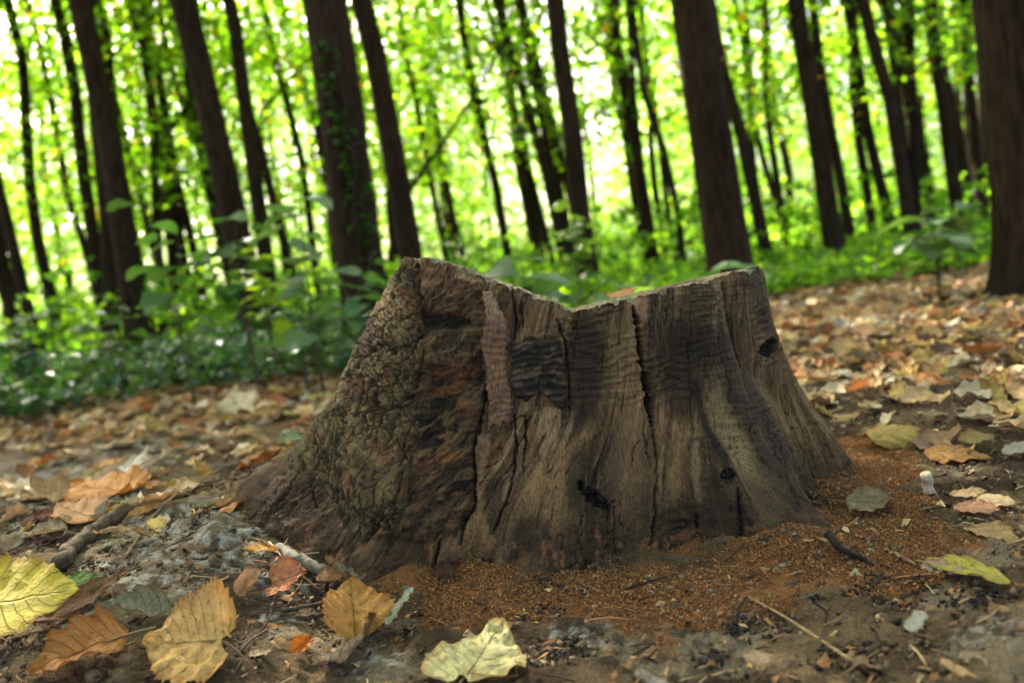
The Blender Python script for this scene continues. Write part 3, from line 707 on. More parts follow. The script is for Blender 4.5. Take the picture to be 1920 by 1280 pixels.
for ch in stump.children: ch.matrix_parent_inverse = Matrix.Translation((-STUMP_C[0], -CY, 0))


# ------------------------------------------------------------------ trees
def leaf_cards(C, L, rs, flat=0.5, wid=0.62):
    """rhombic leaves at centres C with lengths L: two triangles each, bent along the midrib"""
    n = len(C)
    A = rs.normal(0, 1, (n, 3)); A[:, 2] = A[:, 2] * flat - 0.35; A /= np.linalg.norm(A, axis=1)[:, None]
    U = rs.normal(0, 0.55, (n, 3)); U[:, 2] += 1.0
    B = np.cross(A, U); B /= np.linalg.norm(B, axis=1)[:, None]; Nn = np.cross(B, A)
    L = np.asarray(L)[:, None]; W = L * wid * 0.5
    p0 = C - A * L * 0.5; p1 = C + B * W - A * L * 0.08 + Nn * L * 0.10; p2 = C + A * L * 0.5; p3 = C - B * W - A * L * 0.08 + Nn * L * 0.10
    V = np.stack([p0, p1, p2, p3], 1).reshape(-1, 3)
    i = np.arange(n)[:, None] * 4
    F = np.concatenate([i + np.array([[0, 1, 2]]), i + np.array([[0, 2, 3]])], 1).reshape(-1, 3)
    return V, F
def leaf_cols(n, rs, k=4, warm=0.03):
    c = np.array([lin(108, 142, 36), lin(92, 126, 32), lin(126, 156, 44), lin(76, 112, 34), lin(142, 160, 48)])
    i = rs.integers(0, 5, n); C = c[i] * rs.uniform(0.75, 1.2, (n, 1))
    m = rs.random(n) < warm; C[m] = lin(170, 120, 50)
    return np.repeat(C, k, 0)
def crown_mesh(name, z0, z1, rad, ncl, per, lsz, seed, spread=0.55):
    rs = np.random.default_rng(seed); Cs = []; tone = []
    for i in range(ncl):
        z = z0 + (z1 - z0) * rs.random(); f = (z - z0) / (z1 - z0)
        rr = rad * (0.55 + 0.6 * math.sin(PI * min(1, 0.15 + f * 0.85))) * math.sqrt(rs.random()); a = rs.random() * 2 * PI
        c = np.array([rr * math.cos(a), rr * math.sin(a), z])
        n = int(per * rs.uniform(0.5, 1.5)); s = spread * rs.uniform(0.6, 1.3)
        Cs.append(c + rs.normal(0, 1, (n, 3)) * np.array([s, s, s * 0.38])); tone += [rs.choice([0.6, 0.85, 1.1, 1.4])] * n
    C = np.vstack(Cs); L = lsz * rs.uniform(0.7, 1.3, len(C))
    V, F = leaf_cards(C, L, rs); me = new_mesh(name, V, F, leaf_cols(len(C), rs) * np.repeat(np.array(tone), 4)[:, None], smooth=False); me.materials.append(M_crown); return me
CROWN_HIGH = [crown_mesh('crown', 4.3, 12.5, 2.3, 78, 44, 0.12, 300 + i) for i in range(3)]
CROWN_MID = [crown_mesh('crown', 1.9, 8.0, 1.9, 42, 58, 0.115, 310 + i, 0.42) for i in range(4)]
CROWN_UP = [crown_mesh('crown', 3.4, 8.5, 1.9, 28, 56, 0.12, 330 + i, 0.42) for i in range(3)]
CROWN_SPARSE = [crown_mesh('crown', 4.0, 9.0, 1.6, 14, 36, 0.12, 340 + i, 0.45) for i in range(3)]
CROWN_LOW = [crown_mesh('crown', 0.5, 9.0, 2.1, 62, 60, 0.125, 320 + i, 0.46) for i in range(5)]

def trunk_mesh(base, direction, height, r, seed, sides=12, rings=18, limbs=5, z_limb=4.0, bendy=0.05, detail=False):
    rs = np.random.default_rng(seed)
    t = np.concatenate([np.array([-0.3, 0.0, 0.06, 0.15, 0.3, 0.5]) / height, np.linspace(0.8 / height, 1, rings)])
    if detail: t = np.concatenate([np.linspace(-0.3, 4.0, 120) / height, np.linspace(4.3, height, 20) / height]); sides = 64
    d = np.asarray(direction); h = t * height
    bx = bendy * (fbm(h * 0.5 + seed * 3.1, h * 0, 5, 2) - 0.5) * np.clip(h, 0, 3); by = bendy * (fbm(h * 0.5 + seed * 7.7, h * 0, 6, 2) - 0.5) * np.clip(h, 0, 3)
    pts = d[None] * h[:, None] + np.stack([bx, by, h * 0], 1)
    rad = r * (1 - 0.62 * np.clip(t, 0, 1) ** 0.9) * (1 + 0.55 * np.exp(-np.clip(h, 0, 99) / 0.16))
    V, F = tube(pts, rad, sides)
    if detail:
        V = V.reshape(len(t), sides, 3); ang = np.arange(sides) / sides * 2 * PI; cen = pts[:, None]
        hh = np.repeat(h[:, None], sides, 1); aa = np.repeat(ang[None], len(t), 0)
        e = fbm(np.cos(aa) * 9 + 20, hh * 2.2 + np.sin(aa) * 9, 9, 4, 0.6) - 0.5
        V = (cen + (V - cen) * (1 + 0.16 * e)[..., None]).reshape(-1, 3)
    Vs, Fs = [V], list(F); off = len(V)
    for i in range(limbs):
        k = z_limb + (height * 0.92 - z_limb) * (i + rs.random() * 0.7) / limbs; p = d * k
        a = rs.random() * 2 * PI; ln = rs.uniform(1.0, 2.2)
        q = p + np.array([math.cos(a) * ln * 0.55, math.sin(a) * ln * 0.55, ln * 0.5]); e = p + np.array([math.cos(a) * ln, math.sin(a) * ln, ln * 0.75 + rs.uniform(-.1, .4)])
        rr = r * (1 - 0.6 * k / height) * 0.42
        v, f = tube(spline([p, q, e], 6), np.linspace(rr, rr * 0.25, 6), 6)
        Vs.append(v); Fs += [[x + off for x in ff] for ff in f]; off += len(v)
    me = new_mesh('trunk', np.vstack(Vs), Fs); me.materials.append(M_trunk); return me
def tree(label, group, base, direction, r, crown, seed, height=13.0, z_limb=4.0, detail=False, name='forest_tree', bendy=0.25, scale=1.0):
    o = empty(name, label, 'tree', group, base)
    sc_ = scale
    add('trunk', trunk_mesh(base, direction, height, r, seed, limbs=5, z_limb=z_limb, detail=detail, bendy=bendy), None, o)
    if crown is not None:
        c = add('crown', crown, None, o)
        rs = np.random.default_rng(seed)
        c.rotation_euler = (0, 0, rs.random() * 6.28); c.scale = (sc_, sc_, 1)
        c.location = (direction[0] * 7 / direction[2], direction[1], 0)
    return o
TREES = [  # x0,y0 -> x1,y1 as read along the trunk, width, distance, description
    (6, 17, 95, 566, 22, 10.5, 'slim dark trunk standing outermost on the side with the brightest sky gap'),
    (48, 0, 173, 520, 15, 12.0, 'thin slightly curved trunk crossing the brightest sky gap'),
    (94, 0, 185, 520, 25, 10.0, 'medium dark trunk between the sky gap and a twin-footed trunk'),
    (152, 0, 250, 590, 46, 7.4, 'stout near-black trunk rising from the ivy, with a second trunk at its foot'),
    (180, 230, 205, 590, 30, 9.0, 'dark trunk half hidden behind the stout near-black one'),
    (205, 140, 290, 470, 12, 12.5, 'very thin trunk leaning across beside the stout near-black one'),
    (255, 0, 300, 550, 19, 11.0, 'slim upright trunk just beyond the stout near-black one'),
    (290, 150, 352, 430, 17, 12.0, 'slim trunk between two stout ones, behind the sapling leaves'),
    (345, 0, 478, 600, 52, 6.4, 'stout brown trunk that vanishes behind the bushy sapling leaves'),
    (428, 0, 514, 580, 30, 8.2, 'medium dark trunk next to the one hidden by sapling leaves'),
    (510, 0, 585, 460, 16, 12.0, 'slim trunk with foliage on both sides, next to the ivy-grown one'),
    (605, 0, 690, 600, 86, 5.2, 'thick grey-brown trunk with ivy climbing it, directly behind the stump peak'),
    (688, 0, 770, 470, 44, 7.0, 'dark trunk standing close behind the ivy-grown one'),
    (745, 0, 830, 440, 13, 13.0, 'thin trunk in front of the leaning dead branch'),
    (945, 0, 1050, 470, 20, 11.0, 'thinner of two close trunks beside the dark one above the notch'),
    (972, 0, 1112, 520, 17, 12.0, 'slender trunk slanting behind the dark one above the notch'),
    (1030, 0, 1105, 520, 38, 7.8, 'dark straight trunk rising above the notch of the stump'),
    (935, 70, 1030, 460, 13, 13.5, 'very thin trunk crossing the top of the leaning dead branch'),
    (1150, 0, 1230, 510, 21, 11.0, 'slim trunk standing alone among pale sky gaps'),
    (1205, 110, 1272, 510, 12, 14.0, 'thinnest trunk beside the thick one above the stump flank'),
    (1298, 0, 1366, 490, 80, 5.8, 'thick dark trunk standing right behind the flat half of the stump'),
    (1340, 30, 1440, 490, 25, 9.2, 'slim trunk touching the thick one behind the flat half of the stump'),
    (1390, 100, 1478, 470, 13, 13.0, 'faint thin trunk in the bright green gap beyond the thick one'),
    (1490, 0, 1572, 500, 37, 8.8, 'medium trunk with a pale streak near the top, beyond the flat half'),
    (1535, 0, 1600, 490, 20, 10.0, 'slim trunk meeting the pale-streaked one at its foot'),
    (1583, 0, 1668, 400, 21, 11.0, 'slim trunk in the middle of a row of four thin ones'),
    (1630, 0, 1716, 490, 25, 8.4, 'longest of the row of four thin trunks, reaching the leaf litter'),
    (1660, 0, 1736, 380, 14, 12.0, 'thinnest of the row of four thin trunks'),
    (1745, 30, 1805, 450, 25, 10.0, 'slim dark trunk above the big sapling leaves'),
    (1795, 20, 1852, 480, 20, 11.0, 'slim trunk next to the huge trunk at the picture edge'),
    (1900, 0, 1965, 540, 152, 4.0, 'huge rough brown trunk cut off by the picture edge, standing in leaf litter'),
    (-10, 330, 62, 600, 22, 9.0, 'short visible trunk at the outer edge low in the green'),
    (-25, 440, 30, 600, 20, 8.0, 'leaning trunk at the very corner of the green undergrowth'),
]
for i, (x0, y0, x1, y1, wpx, Y, lab) in enumerate(TREES):
    p0, p1 = at_depth(x0, y0, Y), at_depth(x1, y1, Y)
    d = (p0 - p1); d /= np.linalg.norm(d); t = (p1[2] - 0.0) / d[2]; base = p1 - d * t
    base[2] = float(ground_h(base[0], base[1])) - 0.02
    big = wpx >= 75
    cr = (CROWN_HIGH if Y < 9.5 and x0 < 900 else CROWN_SPARSE if Y < 9.5 else CROWN_MID)[i % 3]
    o = tree(lab, 'trees of the forest behind the stump', base, d, wpx * 0.5 * Y / FPX * 1.03, cr, 40 + i, z_limb=4.6 if Y < 9.5 else 3.4, detail=big, bendy=0.03 if big else 0.10)
    if wpx == 86:
        rs = np.random.default_rng(3); n = 150; r0 = 0.14
        h = rs.uniform(0.1, 1.9, n); a = rs.normal(-PI * 0.40, 0.33, n) + 0.3 * np.sin(h * 3)
        C = d[None] * h[:, None] + np.stack([np.cos(a) * r0 * 1.05, np.sin(a) * r0 * 1.05, h * 0], 1)
        V, F = leaf_cards(C, rs.uniform(0.035, 0.065, n), rs, 0.6, 0.9)
        vine = tube(spline([np.array([0.05, -r0 * 1.03, 0]) + 0, d * 0.7 + np.array([0.02, -r0 * 1.03, 0]), d * 1.3 + np.array([0.07, -r0, 0]), d * 1.9 + np.array([0.05, -r0, 0])], 20), 0.006, 6)
        m = np.vstack([V, vine[0]]); Fa = [list(map(int, f)) for f in F] + [[x + len(V) for x in f] for f in vine[1]]
        add('ivy', new_mesh('ivy', m, Fa, np.vstack([np.repeat(lin(58, 84, 46)[None], len(V), 0), np.repeat(lin(70, 56, 40)[None], len(vine[0]), 0)]), smooth=False), M_crown, o)
# leaning dead pole
pts = [at_depth(748, 400, 10.0), at_depth(772, 350, 10), at_depth(840, 255, 10), at_depth(905, 150, 10), at_depth(945, 75, 10)]
b0 = pts[0] + (pts[0] - pts[1]) * 1.0; b0 = np.array([b0[0] - 0.25, 10.0, -0.02])
P_ = spline([b0] + pts, 30); V, F = tube(P_, np.linspace(0.034, 0.014, 30), 8, 0.2)
off = len(V); F = list(F)
for k, dx, dz in ((14, -0.5, 0.75), (20, 0.65, 0.25), (24, -0.2, 0.6)):
    v, f = tube(spline([P_[k], P_[k] + np.array([dx * .5, 0.1, dz * .6]), P_[k] + np.array([dx, 0.2, dz])], 8), np.linspace(0.014, 0.005, 8), 6)
    V = np.vstack([V, v]); F += [[x + off for x in ff] for ff in f]; off += len(v)
add('dead_branch', new_mesh('dead_branch', V, F), M_trunk, None, 'thin dark branch leaning diagonally between the trunks behind the stump', 'branch')
# farther trees
rs = np.random.default_rng(77)
for i in range(150):
    Y = 10.5 + 36 * (i / 149) ** 1.6 + rs.uniform(-1, 1); X = rs.uniform(-0.78, 0.78) * Y
    r = rs.uniform(0.035, 0.075) * (1 + Y / 60)
    d = np.array([rs.normal(-0.01, 0.03), rs.normal(0, 0.02), 1.0]); d /= np.linalg.norm(d)
    cr = CROWN_SPARSE[i % 3] if Y < 14 and (-1.8 < X < 2.5 or i % 2) else CROWN_UP[i % 3] if Y < 17 else CROWN_MID[i % 4] if Y < 24 else CROWN_LOW[i % 5]
    fx = project(np.array([X, Y, 1.5]))[0]
    wl = 'beyond the trunks above the ivy' if fx < 560 else 'beyond the ivy-grown trunk' if fx < 860 else 'beyond the notch of the stump' if fx < 1300 else 'beyond the thick trunk' if fx < 1560 else 'beyond the row of four thin trunks'
    tree(('faint far-off ' if Y > 30 else 'slender far ' if Y > 20 else 'slim ') + 'tree among sunlit leaves ' + wl, 'distant trees in the depth of the forest', np.array([X, Y, float(ground_h(X, Y)) - 0.02]), d, r, cr, 500 + i, z_limb=2.5, bendy=0.14, scale=1.0 + max(0, Y - 15) / 60)

# ------------------------------------------------------------------ undergrowth
def undergrowth(name, label, region, n, hmax, lsz, seed, cols):
    rs = np.random.default_rng(seed); C = []
    while sum(len(c) for c in C) < n:
        px, py, Y = region(rs); X = px
        g = float(ground_h(X, Y)); h = hmax * rs.random() ** 1.6 * (0.35 + 1.1 * float(fbm(np.array(X * 0.9), np.array(Y * 0.9), seed, 3)))
        k = rs.integers(5, 12); C.append(np.array([X, Y, g + 0.02]) + np.abs(rs.normal(0, 1, (k, 3))) * np.array([0, 0, 0.03]) + rs.normal(0, 1, (k, 3)) * np.array([0.07, 0.07, 0]) + np.array([0, 0, h]))
    C = np.vstack(C)[:n]; V, F = leaf_cards(C, lsz * rs.uniform(0.6, 1.4, len(C)), rs, 0.45, 0.8)
    m = M_ivy if cols is IVY else M_crown
    cc = np.array(cols)[rs.integers(0, len(cols), len(C))] * rs.uniform(0.7, 1.25, (len(C), 1))
    o = add(name, new_mesh(name, V, F, np.repeat(cc, 4, 0), smooth=False), m, None, label, None, None, 'stuff')
    return o
IVY = [lin(62, 92, 54), lin(76, 106, 60), lin(48, 74, 46), lin(104, 132, 66)]
BRT = [lin(112, 148, 44), lin(92, 128, 42), lin(72, 106, 44), lin(142, 166, 56)]
undergrowth('undergrowth', 'dark green ivy and herbs covering the ground under the trees', lambda r: (lambda Y, t: (t * Y, 0, Y + 1.1 * float(fbm(np.array(t * 9.0), np.array(Y * 0.4), 66, 3)) - 0.5))(4.5 + 4.2 * r.random() ** 0.75, r.uniform(-0.72, -0.1)), 24000, 0.2, 0.065, 1, IVY)
undergrowth('undergrowth', 'low green herbs along the far edge of the leaf litter', lambda r: (lambda Y: (r.uniform(-0.15, 0.75) * Y, 0, Y))(r.uniform(6.2, 11)), 18000, 0.22, 0.07, 2, BRT)
undergrowth('undergrowth', 'sunlit green shrubbery filling the gaps between distant trunks', lambda r: (lambda Y: (r.uniform(-0.75, 0.75) * Y, 0, Y))(r.uniform(9, 30)), 46000, 0.9, 0.10, 4, BRT)

undergrowth('undergrowth', 'bright leafy brush standing behind the dark ivy', lambda r: (lambda Y: (r.uniform(-0.72, -0.05) * Y, 0, Y))(r.uniform(6.5, 11)), 2500, 0.7, 0.08, 7, BRT)
undergrowth('undergrowth', 'hazy bright foliage mass closing the view at the far end of the wood', lambda r: (lambda Y: (r.uniform(-0.75, 0.75) * Y, 0, Y))(r.uniform(22, 50)), 60000, 6.0, 0.17, 9, BRT)
# unseen trees added round the camera; their crowns keep sky light off the stump
for i, (X, Y) in enumerate([(-3.4, 1.2), (3.6, 0.4), (-2.6, -3.2), (2.2, -3.6), (-5.6, -1.6), (5.4, -2.2), (0.2, -5.4), (-4.6, 3.4)]):
    tree('unseen forest tree added to shade the clearing round the stump', 'unseen trees added to shade the clearing', np.array([X, Y, -0.02]), np.array([0.02, 0.01, 1.0]), 0.13, CROWN_HIGH[i % 3], 900 + i, z_limb=4.5)

# ------------------------------------------------------------------ leaf shapes
PROF = {
    'heart': ([0, .04, .12, .25, .4, .55, .7, .85, .95, 1], [.16, .36, .47, .52, .50, .43, .33, .19, .08, .0], 0.14),
    'ovate': ([0, .06, .18, .32, .5, .7, .85, .95, 1], [.04, .17, .30, .35, .33, .24, .14, .05, 0], 0.03),
    'oval': ([0, .08, .2, .4, .55, .75, .9, 1], [.02, .10, .18, .235, .23, .17, .09, 0], 0.0),
    'lance': ([0, .08, .25, .45, .65, .85, 1], [.015, .06, .105, .125, .11, .06, 0], 0.0),
    'frag': ([0, .06, .2, .35, .5, .7, .85, .95, 1], [.1, .26, .22, .34, .3, .24, .31, .2, .07], 0.0)}
def leaf_geo(kind, nu=14, nv=6, serr=0.0, nser=16, cup=0.2, bend=0.3, twist=0.0, crinkle=0.03, seed=0, fold=0.0, wmul=1.0, furl=0.0, tear=0.3):
    us, ws, lobe = PROF[kind]; rs = np.random.default_rng(seed)
    u = np.linspace(0, 1, nu)
    if serr: u = np.linspace(0, 1, max(nu, nser * 2 + 1))
    v = np.linspace(-1, 1, nv * 2 + 1)
    U, V_ = np.meshgrid(u, v, indexing='ij'); W = np.interp(U, us, ws) * wmul
    if serr: W = W * (1 + serr * (np.arange(len(u)) % 2)[:, None] * np.abs(V_) ** 6)
    if kind == 'frag': W = W * (1 + 0.45 * (fbm(U * 6 + seed, V_ * 2, seed, 3) - 0.5))
    W = W * (1 + 0.12 * (fbm(U * 3 + seed * 1.7, np.sign(V_) * 3, seed + 4, 2) - 0.5))
    W = W * (1 - 0.35 * tear * sst(0.56, 0.66, fbm(U * 7 + seed * 2.3, np.sign(V_) * 7 + seed, seed + 8, 3)))
    x = V_ * W; y = U - lobe * np.abs(V_) ** 1.5 * (1 - U) ** 4
    z = cup * (x * x) * 2 + fold * np.abs(x) + crinkle * (fbm(x * 7 + seed, y * 7, seed + 9, 4) - 0.5) + crinkle * 0.3 * np.cos(U * 26 - np.abs(V_) * 6) * np.abs(V_) + crinkle * 1.6 * (fbm(U * 4 + seed, np.sign(V_) * 5 + seed, seed + 3, 2) - 0.5) * np.abs(V_) ** 3
    if furl:                                              # edges rolled inward
        a = x / (W.max() + 1e-6) * furl; R = W.max() / furl; x = R * np.sin(a); z = z + R * (1 - np.cos(a))
    if abs(bend) > 1e-4:
        th = (y - 0.3) * bend; R = 1 / bend; zz = z; y2 = R * np.sin(th) - zz * np.sin(th); z2 = R * (1 - np.cos(th)) + zz * np.cos(th); y, z = y2 + 0.3, z2
    if twist:
        a = (U - 0.5) * twist; x, z = x * np.cos(a) - z * np.sin(a), x * np.sin(a) + z * np.cos(a)
    P = np.stack([x, y, z], -1).reshape(-1, 3); uv = np.stack([V_ * 0.5 + 0.5, U], -1).reshape(-1, 2)
    return P, grid_faces(*U.shape), uv
def leaf_mesh(*a, **k):
    P, F, uv = leaf_geo(*a, **k); me = new_mesh('blade', P, F, None, uv); me.materials.append(M_leaf); return me
def stalk_mesh(length, droop=0.2, r=0.012, side=0.1, m=None):
    pts = spline([(0, 0.25, 0.0), (0, 0, 0.0), (side * length * 0.4, -length * 0.5, -droop * length * 0.3), (side * length, -length, -droop * length)], 10)
    V, F = tube(pts, np.linspace(r * 0.6, r, 10), 6); me = new_mesh('stalk', V, F); me.materials.append(m or M_straw); return me

def place(o, B, T, roll, width_roll=0.0):
    B, T = np.array(B), np.array(T); d = T - B; L = np.linalg.norm(d); Yd = d / L
    N0 = np.array([0, 0, 1.0]) - Yd[2] * Yd; N0 /= np.linalg.norm(N0); X0 = np.cross(Yd, N0)
    if abs(X0[1]) > 0.35: roll = -roll * (1 if X0[1] < 0 else -1)      # negative roll: face tipped towards the path
    N = N0 * math.cos(roll) + X0 * math.sin(roll); X = np.cross(Yd, N)
    o.matrix_world = Matrix(((X[0] * L, Yd[0] * L, N[0] * L, B[0]), (X[1] * L, Yd[1] * L, N[1] * L, B[1]), (X[2] * L, Yd[2] * L, N[2] * L, B[2]), (0, 0, 0, 1)))
    return L
_hero = [0]
def hero(label, rgb, bpx, tpx, hb, ht, kind='ovate', roll=0.0, stalk=0.0, stalk_side=0.1, cat='leaf', name='fallen_leaf', sdroop=0.2, **k):
    _hero[0] += 1
    if bpx[1] < 1050 and kind != 'lance': roll *= 0.25 if bpx[0] < 420 else 0.5
    k['crinkle'] = 1.5 * k.get('crinkle', .05); k.setdefault('tear', .28)
    me = leaf_mesh(kind, seed=_hero[0], **k)
    o = add(name, me, None, None, label, cat); o.color = (*lin(*rgb), 1)
    B0, T0 = at_ground(*bpx, hb), at_ground(*tpx, ht); Ln = np.linalg.norm(T0 - B0)
    up = 0.38 * max(PROF[kind][1]) * k.get('wmul', 1.0) * Ln * abs(math.sin(roll)) if abs(T0[0] - B0[0]) > 0.35 * Ln else 0.0
    place(o, at_ground(*bpx, hb + up), at_ground(*tpx, ht + up), roll)
    if stalk: s_ = add('stalk', stalk_mesh(stalk, sdroop, 0.014, stalk_side), None, o); s_.color = o.color
    return o

# ------------------------------------------------------------------ leaves lying close to the lens, one by one
H = hero; LF = dict(nu=20, nv=8)
H('large pale yellow leaf with its stalk bent across it, at the bottom edge', (232, 218, 150), (868, 1272), (942, 1176), .012, .02, 'heart', roll=-0.1, stalk=0.5, stalk_side=0.0, cup=0.12, bend=0.25, crinkle=.09, wmul=1.0, nu=30, nv=14, sdroop=0.1)
H('large golden-tan leaf with toothed edges, standing on its tip beside the twigs', (238, 188, 112), (415, 1200), (268, 1205), .012, .012, 'heart', roll=-0.6, stalk=0.42, stalk_side=-0.7, serr=.09, nser=20, cup=0.25, bend=-0.35, crinkle=.10, wmul=1.35, nu=40, nv=14, sdroop=0.3)
H('bright yellow-green leaf lying flat at the picture edge', (214, 190, 70), (-60, 1140), (150, 1105), .03, .03, 'heart', roll=-0.45, serr=.05, nser=16, cup=0.12, bend=0.1, crinkle=.04, wmul=1.05, nu=34, nv=12)
H('green torn tip of a toothed leaf behind the yellow-green one', (128, 158, 84), (110, 1090), (188, 1098), .02, .02, 'frag', roll=-0.5, serr=.12, nser=10, cup=.1, bend=.1, wmul=.9, **LF)
H('orange-gold leaf with a bleached edge, propped up beside the pale green scrap', (226, 166, 88), (668, 1192), (655, 1090), .006, .052, 'heart', roll=0.15, cup=0.55, bend=0.35, crinkle=.09, fold=0.3, wmul=1.05, serr=.05, nser=14, nu=30, nv=12)
H('long brown withered leaf curling below the orange-gold one', (116, 96, 72), (700, 1150), (606, 1280), .02, .012, 'lance', roll=0.5, cup=0.6, bend=0.6, crinkle=.05, wmul=1.3, twist=0.8, **LF)
H('pale green scrap of torn leaf lying on the sawdust', (184, 196, 164), (770, 1100), (728, 1172), .012, .008, 'frag', roll=0.3, cup=.1, bend=.2, crinkle=.08, wmul=.9, nu=24, nv=8, serr=.25, nser=11)
H('cream rolled leaf showing its orange inside', (220, 170, 122), (448, 1116), (486, 1066), .01, .03, 'ovate', roll=-0.5, cup=0, bend=.3, crinkle=.05, wmul=1.7, furl=2.5, nu=20, nv=14)
H('salmon crumpled leaf behind the cream roll', (206, 136, 92), (512, 1092), (580, 1072), .006, .02, 'heart', roll=-0.75, cup=.5, bend=.5, crinkle=.1, **LF)
H('small pinkish leaf scrap standing upright against the stump foot', (222, 172, 132), (712, 1058), (702, 1004), .0, .034, 'frag', roll=0.1, cup=.6, bend=.15, crinkle=.04, wmul=.75, **LF)
H('grey-green curled leaf between the yellow-green and golden leaves', (136, 130, 100), (312, 1150), (176, 1132), .015, .02, 'ovate', roll=-0.3, cup=.0, bend=-.3, crinkle=.07, wmul=.9, twist=.7, furl=1.7, nu=20, nv=12)
H('brown and gold pointed leaf in the bottom corner under a thin stalk', (186, 126, 62), (235, 1190), (48, 1252), .025, .012, 'ovate', roll=-0.4, stalk=.3, cup=.5, bend=-.4, crinkle=.07, wmul=1.15, fold=.2, **LF)
H('rust-brown folded leaf at the bottom corner beneath the gold one', (132, 86, 52), (200, 1215), (110, 1180), .012, .02, 'ovate', roll=-0.5, cup=.4, bend=-.5, crinkle=.07, **LF)
H('small bright orange leaf beside the golden toothed one', (214, 120, 34), (545, 1222), (588, 1192), .006, .018, 'oval', roll=-0.6, cup=.6, bend=.2, wmul=1.5, **LF)
H('small cream scrap next to the bright orange leaf', (206, 172, 116), (512, 1200), (545, 1215), .012, .004, 'frag', roll=-0.5, cup=.6, **LF)
H('beige crumpled scrap just below the small bright orange leaf', (184, 156, 116), (468, 1222), (512, 1216), .004, .012, 'frag', roll=-0.6, cup=.6, bend=.4, **LF)
H('long brown leaf tucked under the yellow-green leaf', (140, 102, 66), (55, 1172), (242, 1082), .008, .02, 'lance', roll=-0.35, cup=.5, bend=.5, wmul=1.4, crinkle=.04, **LF)
H('curved brown strip of leaf beside the upright pinkish scrap', (150, 106, 64), (595, 1085), (660, 1062), .008, .012, 'oval', roll=-0.5, cup=.6, bend=-.8, **LF)
H('bent tan pod-like leaf above the salmon crumpled one', (160, 122, 76), (610, 1040), (652, 1072), .012, .006, 'lance', roll=-0.2, cup=.5, bend=-.9, wmul=1.3, **LF)
H('narrow mustard leaf lying below the root, stalk turned up', (190, 138, 58), (526, 1026), (450, 1030), .008, .006, 'lance', roll=-0.4, cup=.4, bend=.1, stalk=.45, sdroop=-.8, stalk_side=.3, wmul=1.3, **LF)
H('flat orange leaf on the pale soil near the picture edge', (206, 138, 62), (252, 912), (130, 918), .012, .012, 'oval', roll=-0.5, cup=.2, bend=.2, wmul=1.25, **LF)
H('dull tan leaf joined to the flat orange one', (160, 124, 82), (140, 918), (58, 946), .01, .004, 'oval', roll=-0.4, cup=.3, bend=.3, wmul=1.2, **LF)
H('dark red-brown leaf with curled rim near the short branch', (128, 62, 34), (112, 962), (44, 978), .012, .006, 'oval', roll=-0.6, cup=.5, bend=.3, wmul=1.2, **LF)
H('peach leaf with a thin raised stalk near the short branch', (216, 158, 104), (180, 972), (108, 948), .008, .022, 'ovate', roll=-0.7, cup=.4, bend=.2, stalk=.3, sdroop=-.5, **LF)
H('yellow leaf touching the upper end of the short branch', (212, 168, 78), (168, 968), (242, 945), .012, .014, 'oval', roll=-0.5, cup=.3, bend=.2, wmul=1.3, **LF)
H('beige rolled leaf beside the short branch', (170, 148, 110), (125, 990), (36, 1002), .012, .014, 'oval', roll=-0.3, cup=.8, bend=-.2, wmul=1.3, **LF)
H('mauve-brown leaf beneath the beige rolled one', (132, 96, 84), (122, 1002), (54, 1020), .004, .004, 'oval', roll=-0.4, cup=.3, bend=.2, **LF)
H('rust leaf cut by the picture edge above the yellow-green one', (150, 84, 46), (-25, 1062), (32, 1052), .012, .014, 'oval', roll=-0.6, cup=.3, wmul=1.5, **LF)
H('smooth beige leaf lying along the long thin twig', (186, 160, 112), (290, 930), (376, 902), .006, .014, 'oval', roll=-0.6, cup=.3, bend=-.2, wmul=1.3, **LF)
H('golden drooping leaf crossing the long thin twig', (198, 150, 84), (320, 925), (235, 978), .02, .006, 'lance', roll=-0.4, cup=.5, bend=.4, wmul=1.3, **LF)
H('whitish ragged leaf on the pale soil', (206, 196, 172), (180, 900), (252, 898), .008, .008, 'frag', roll=-0.6, cup=.3, serr=.2, nser=9, **LF)
H('golden cupped leaf by the forked twig', (204, 156, 86), (165, 884), (238, 862), .008, .02, 'ovate', roll=-0.6, cup=.5, bend=.4, **LF)
H('cream twisted leaf standing upright in the litter behind the bark', (226, 202, 160), (452, 790), (440, 748), .004, .06, 'ovate', roll=.2, cup=.6, bend=.5, twist=.8, **LF)
H('russet leaf standing beside the cream twisted one', (180, 112, 66), (500, 776), (520, 738), .004, .06, 'ovate', roll=.2, cup=.5, bend=.4, **LF)
H('yellow and grey-green domed leaf touching the bark silhouette', (196, 186, 84), (568, 742), (640, 738), .02, .02, 'heart', roll=-0.7, cup=-.9, bend=-.7, wmul=1.0, **LF)
H('flat white leaf beside the yellow domed one', (214, 208, 190), (582, 752), (528, 754), .01, .01, 'oval', roll=-.4, wmul=1.4, **LF)
H('blue-green leaf lying against the bark', (116, 140, 96), (512, 832), (572, 815), .008, .02, 'ovate', roll=-.6, cup=.4, bend=-.3, **LF)
H('tan folded leaf below the blue-green one, next to the root', (170, 140, 96), (475, 872), (540, 848), .006, .02, 'ovate', roll=-.5, cup=.6, bend=-.4, **LF)
H('long beige leaf on the soil in front of the forked twig', (180, 146, 96), (185, 838), (285, 822), .008, .01, 'oval', roll=-.5, wmul=1.3, **LF)
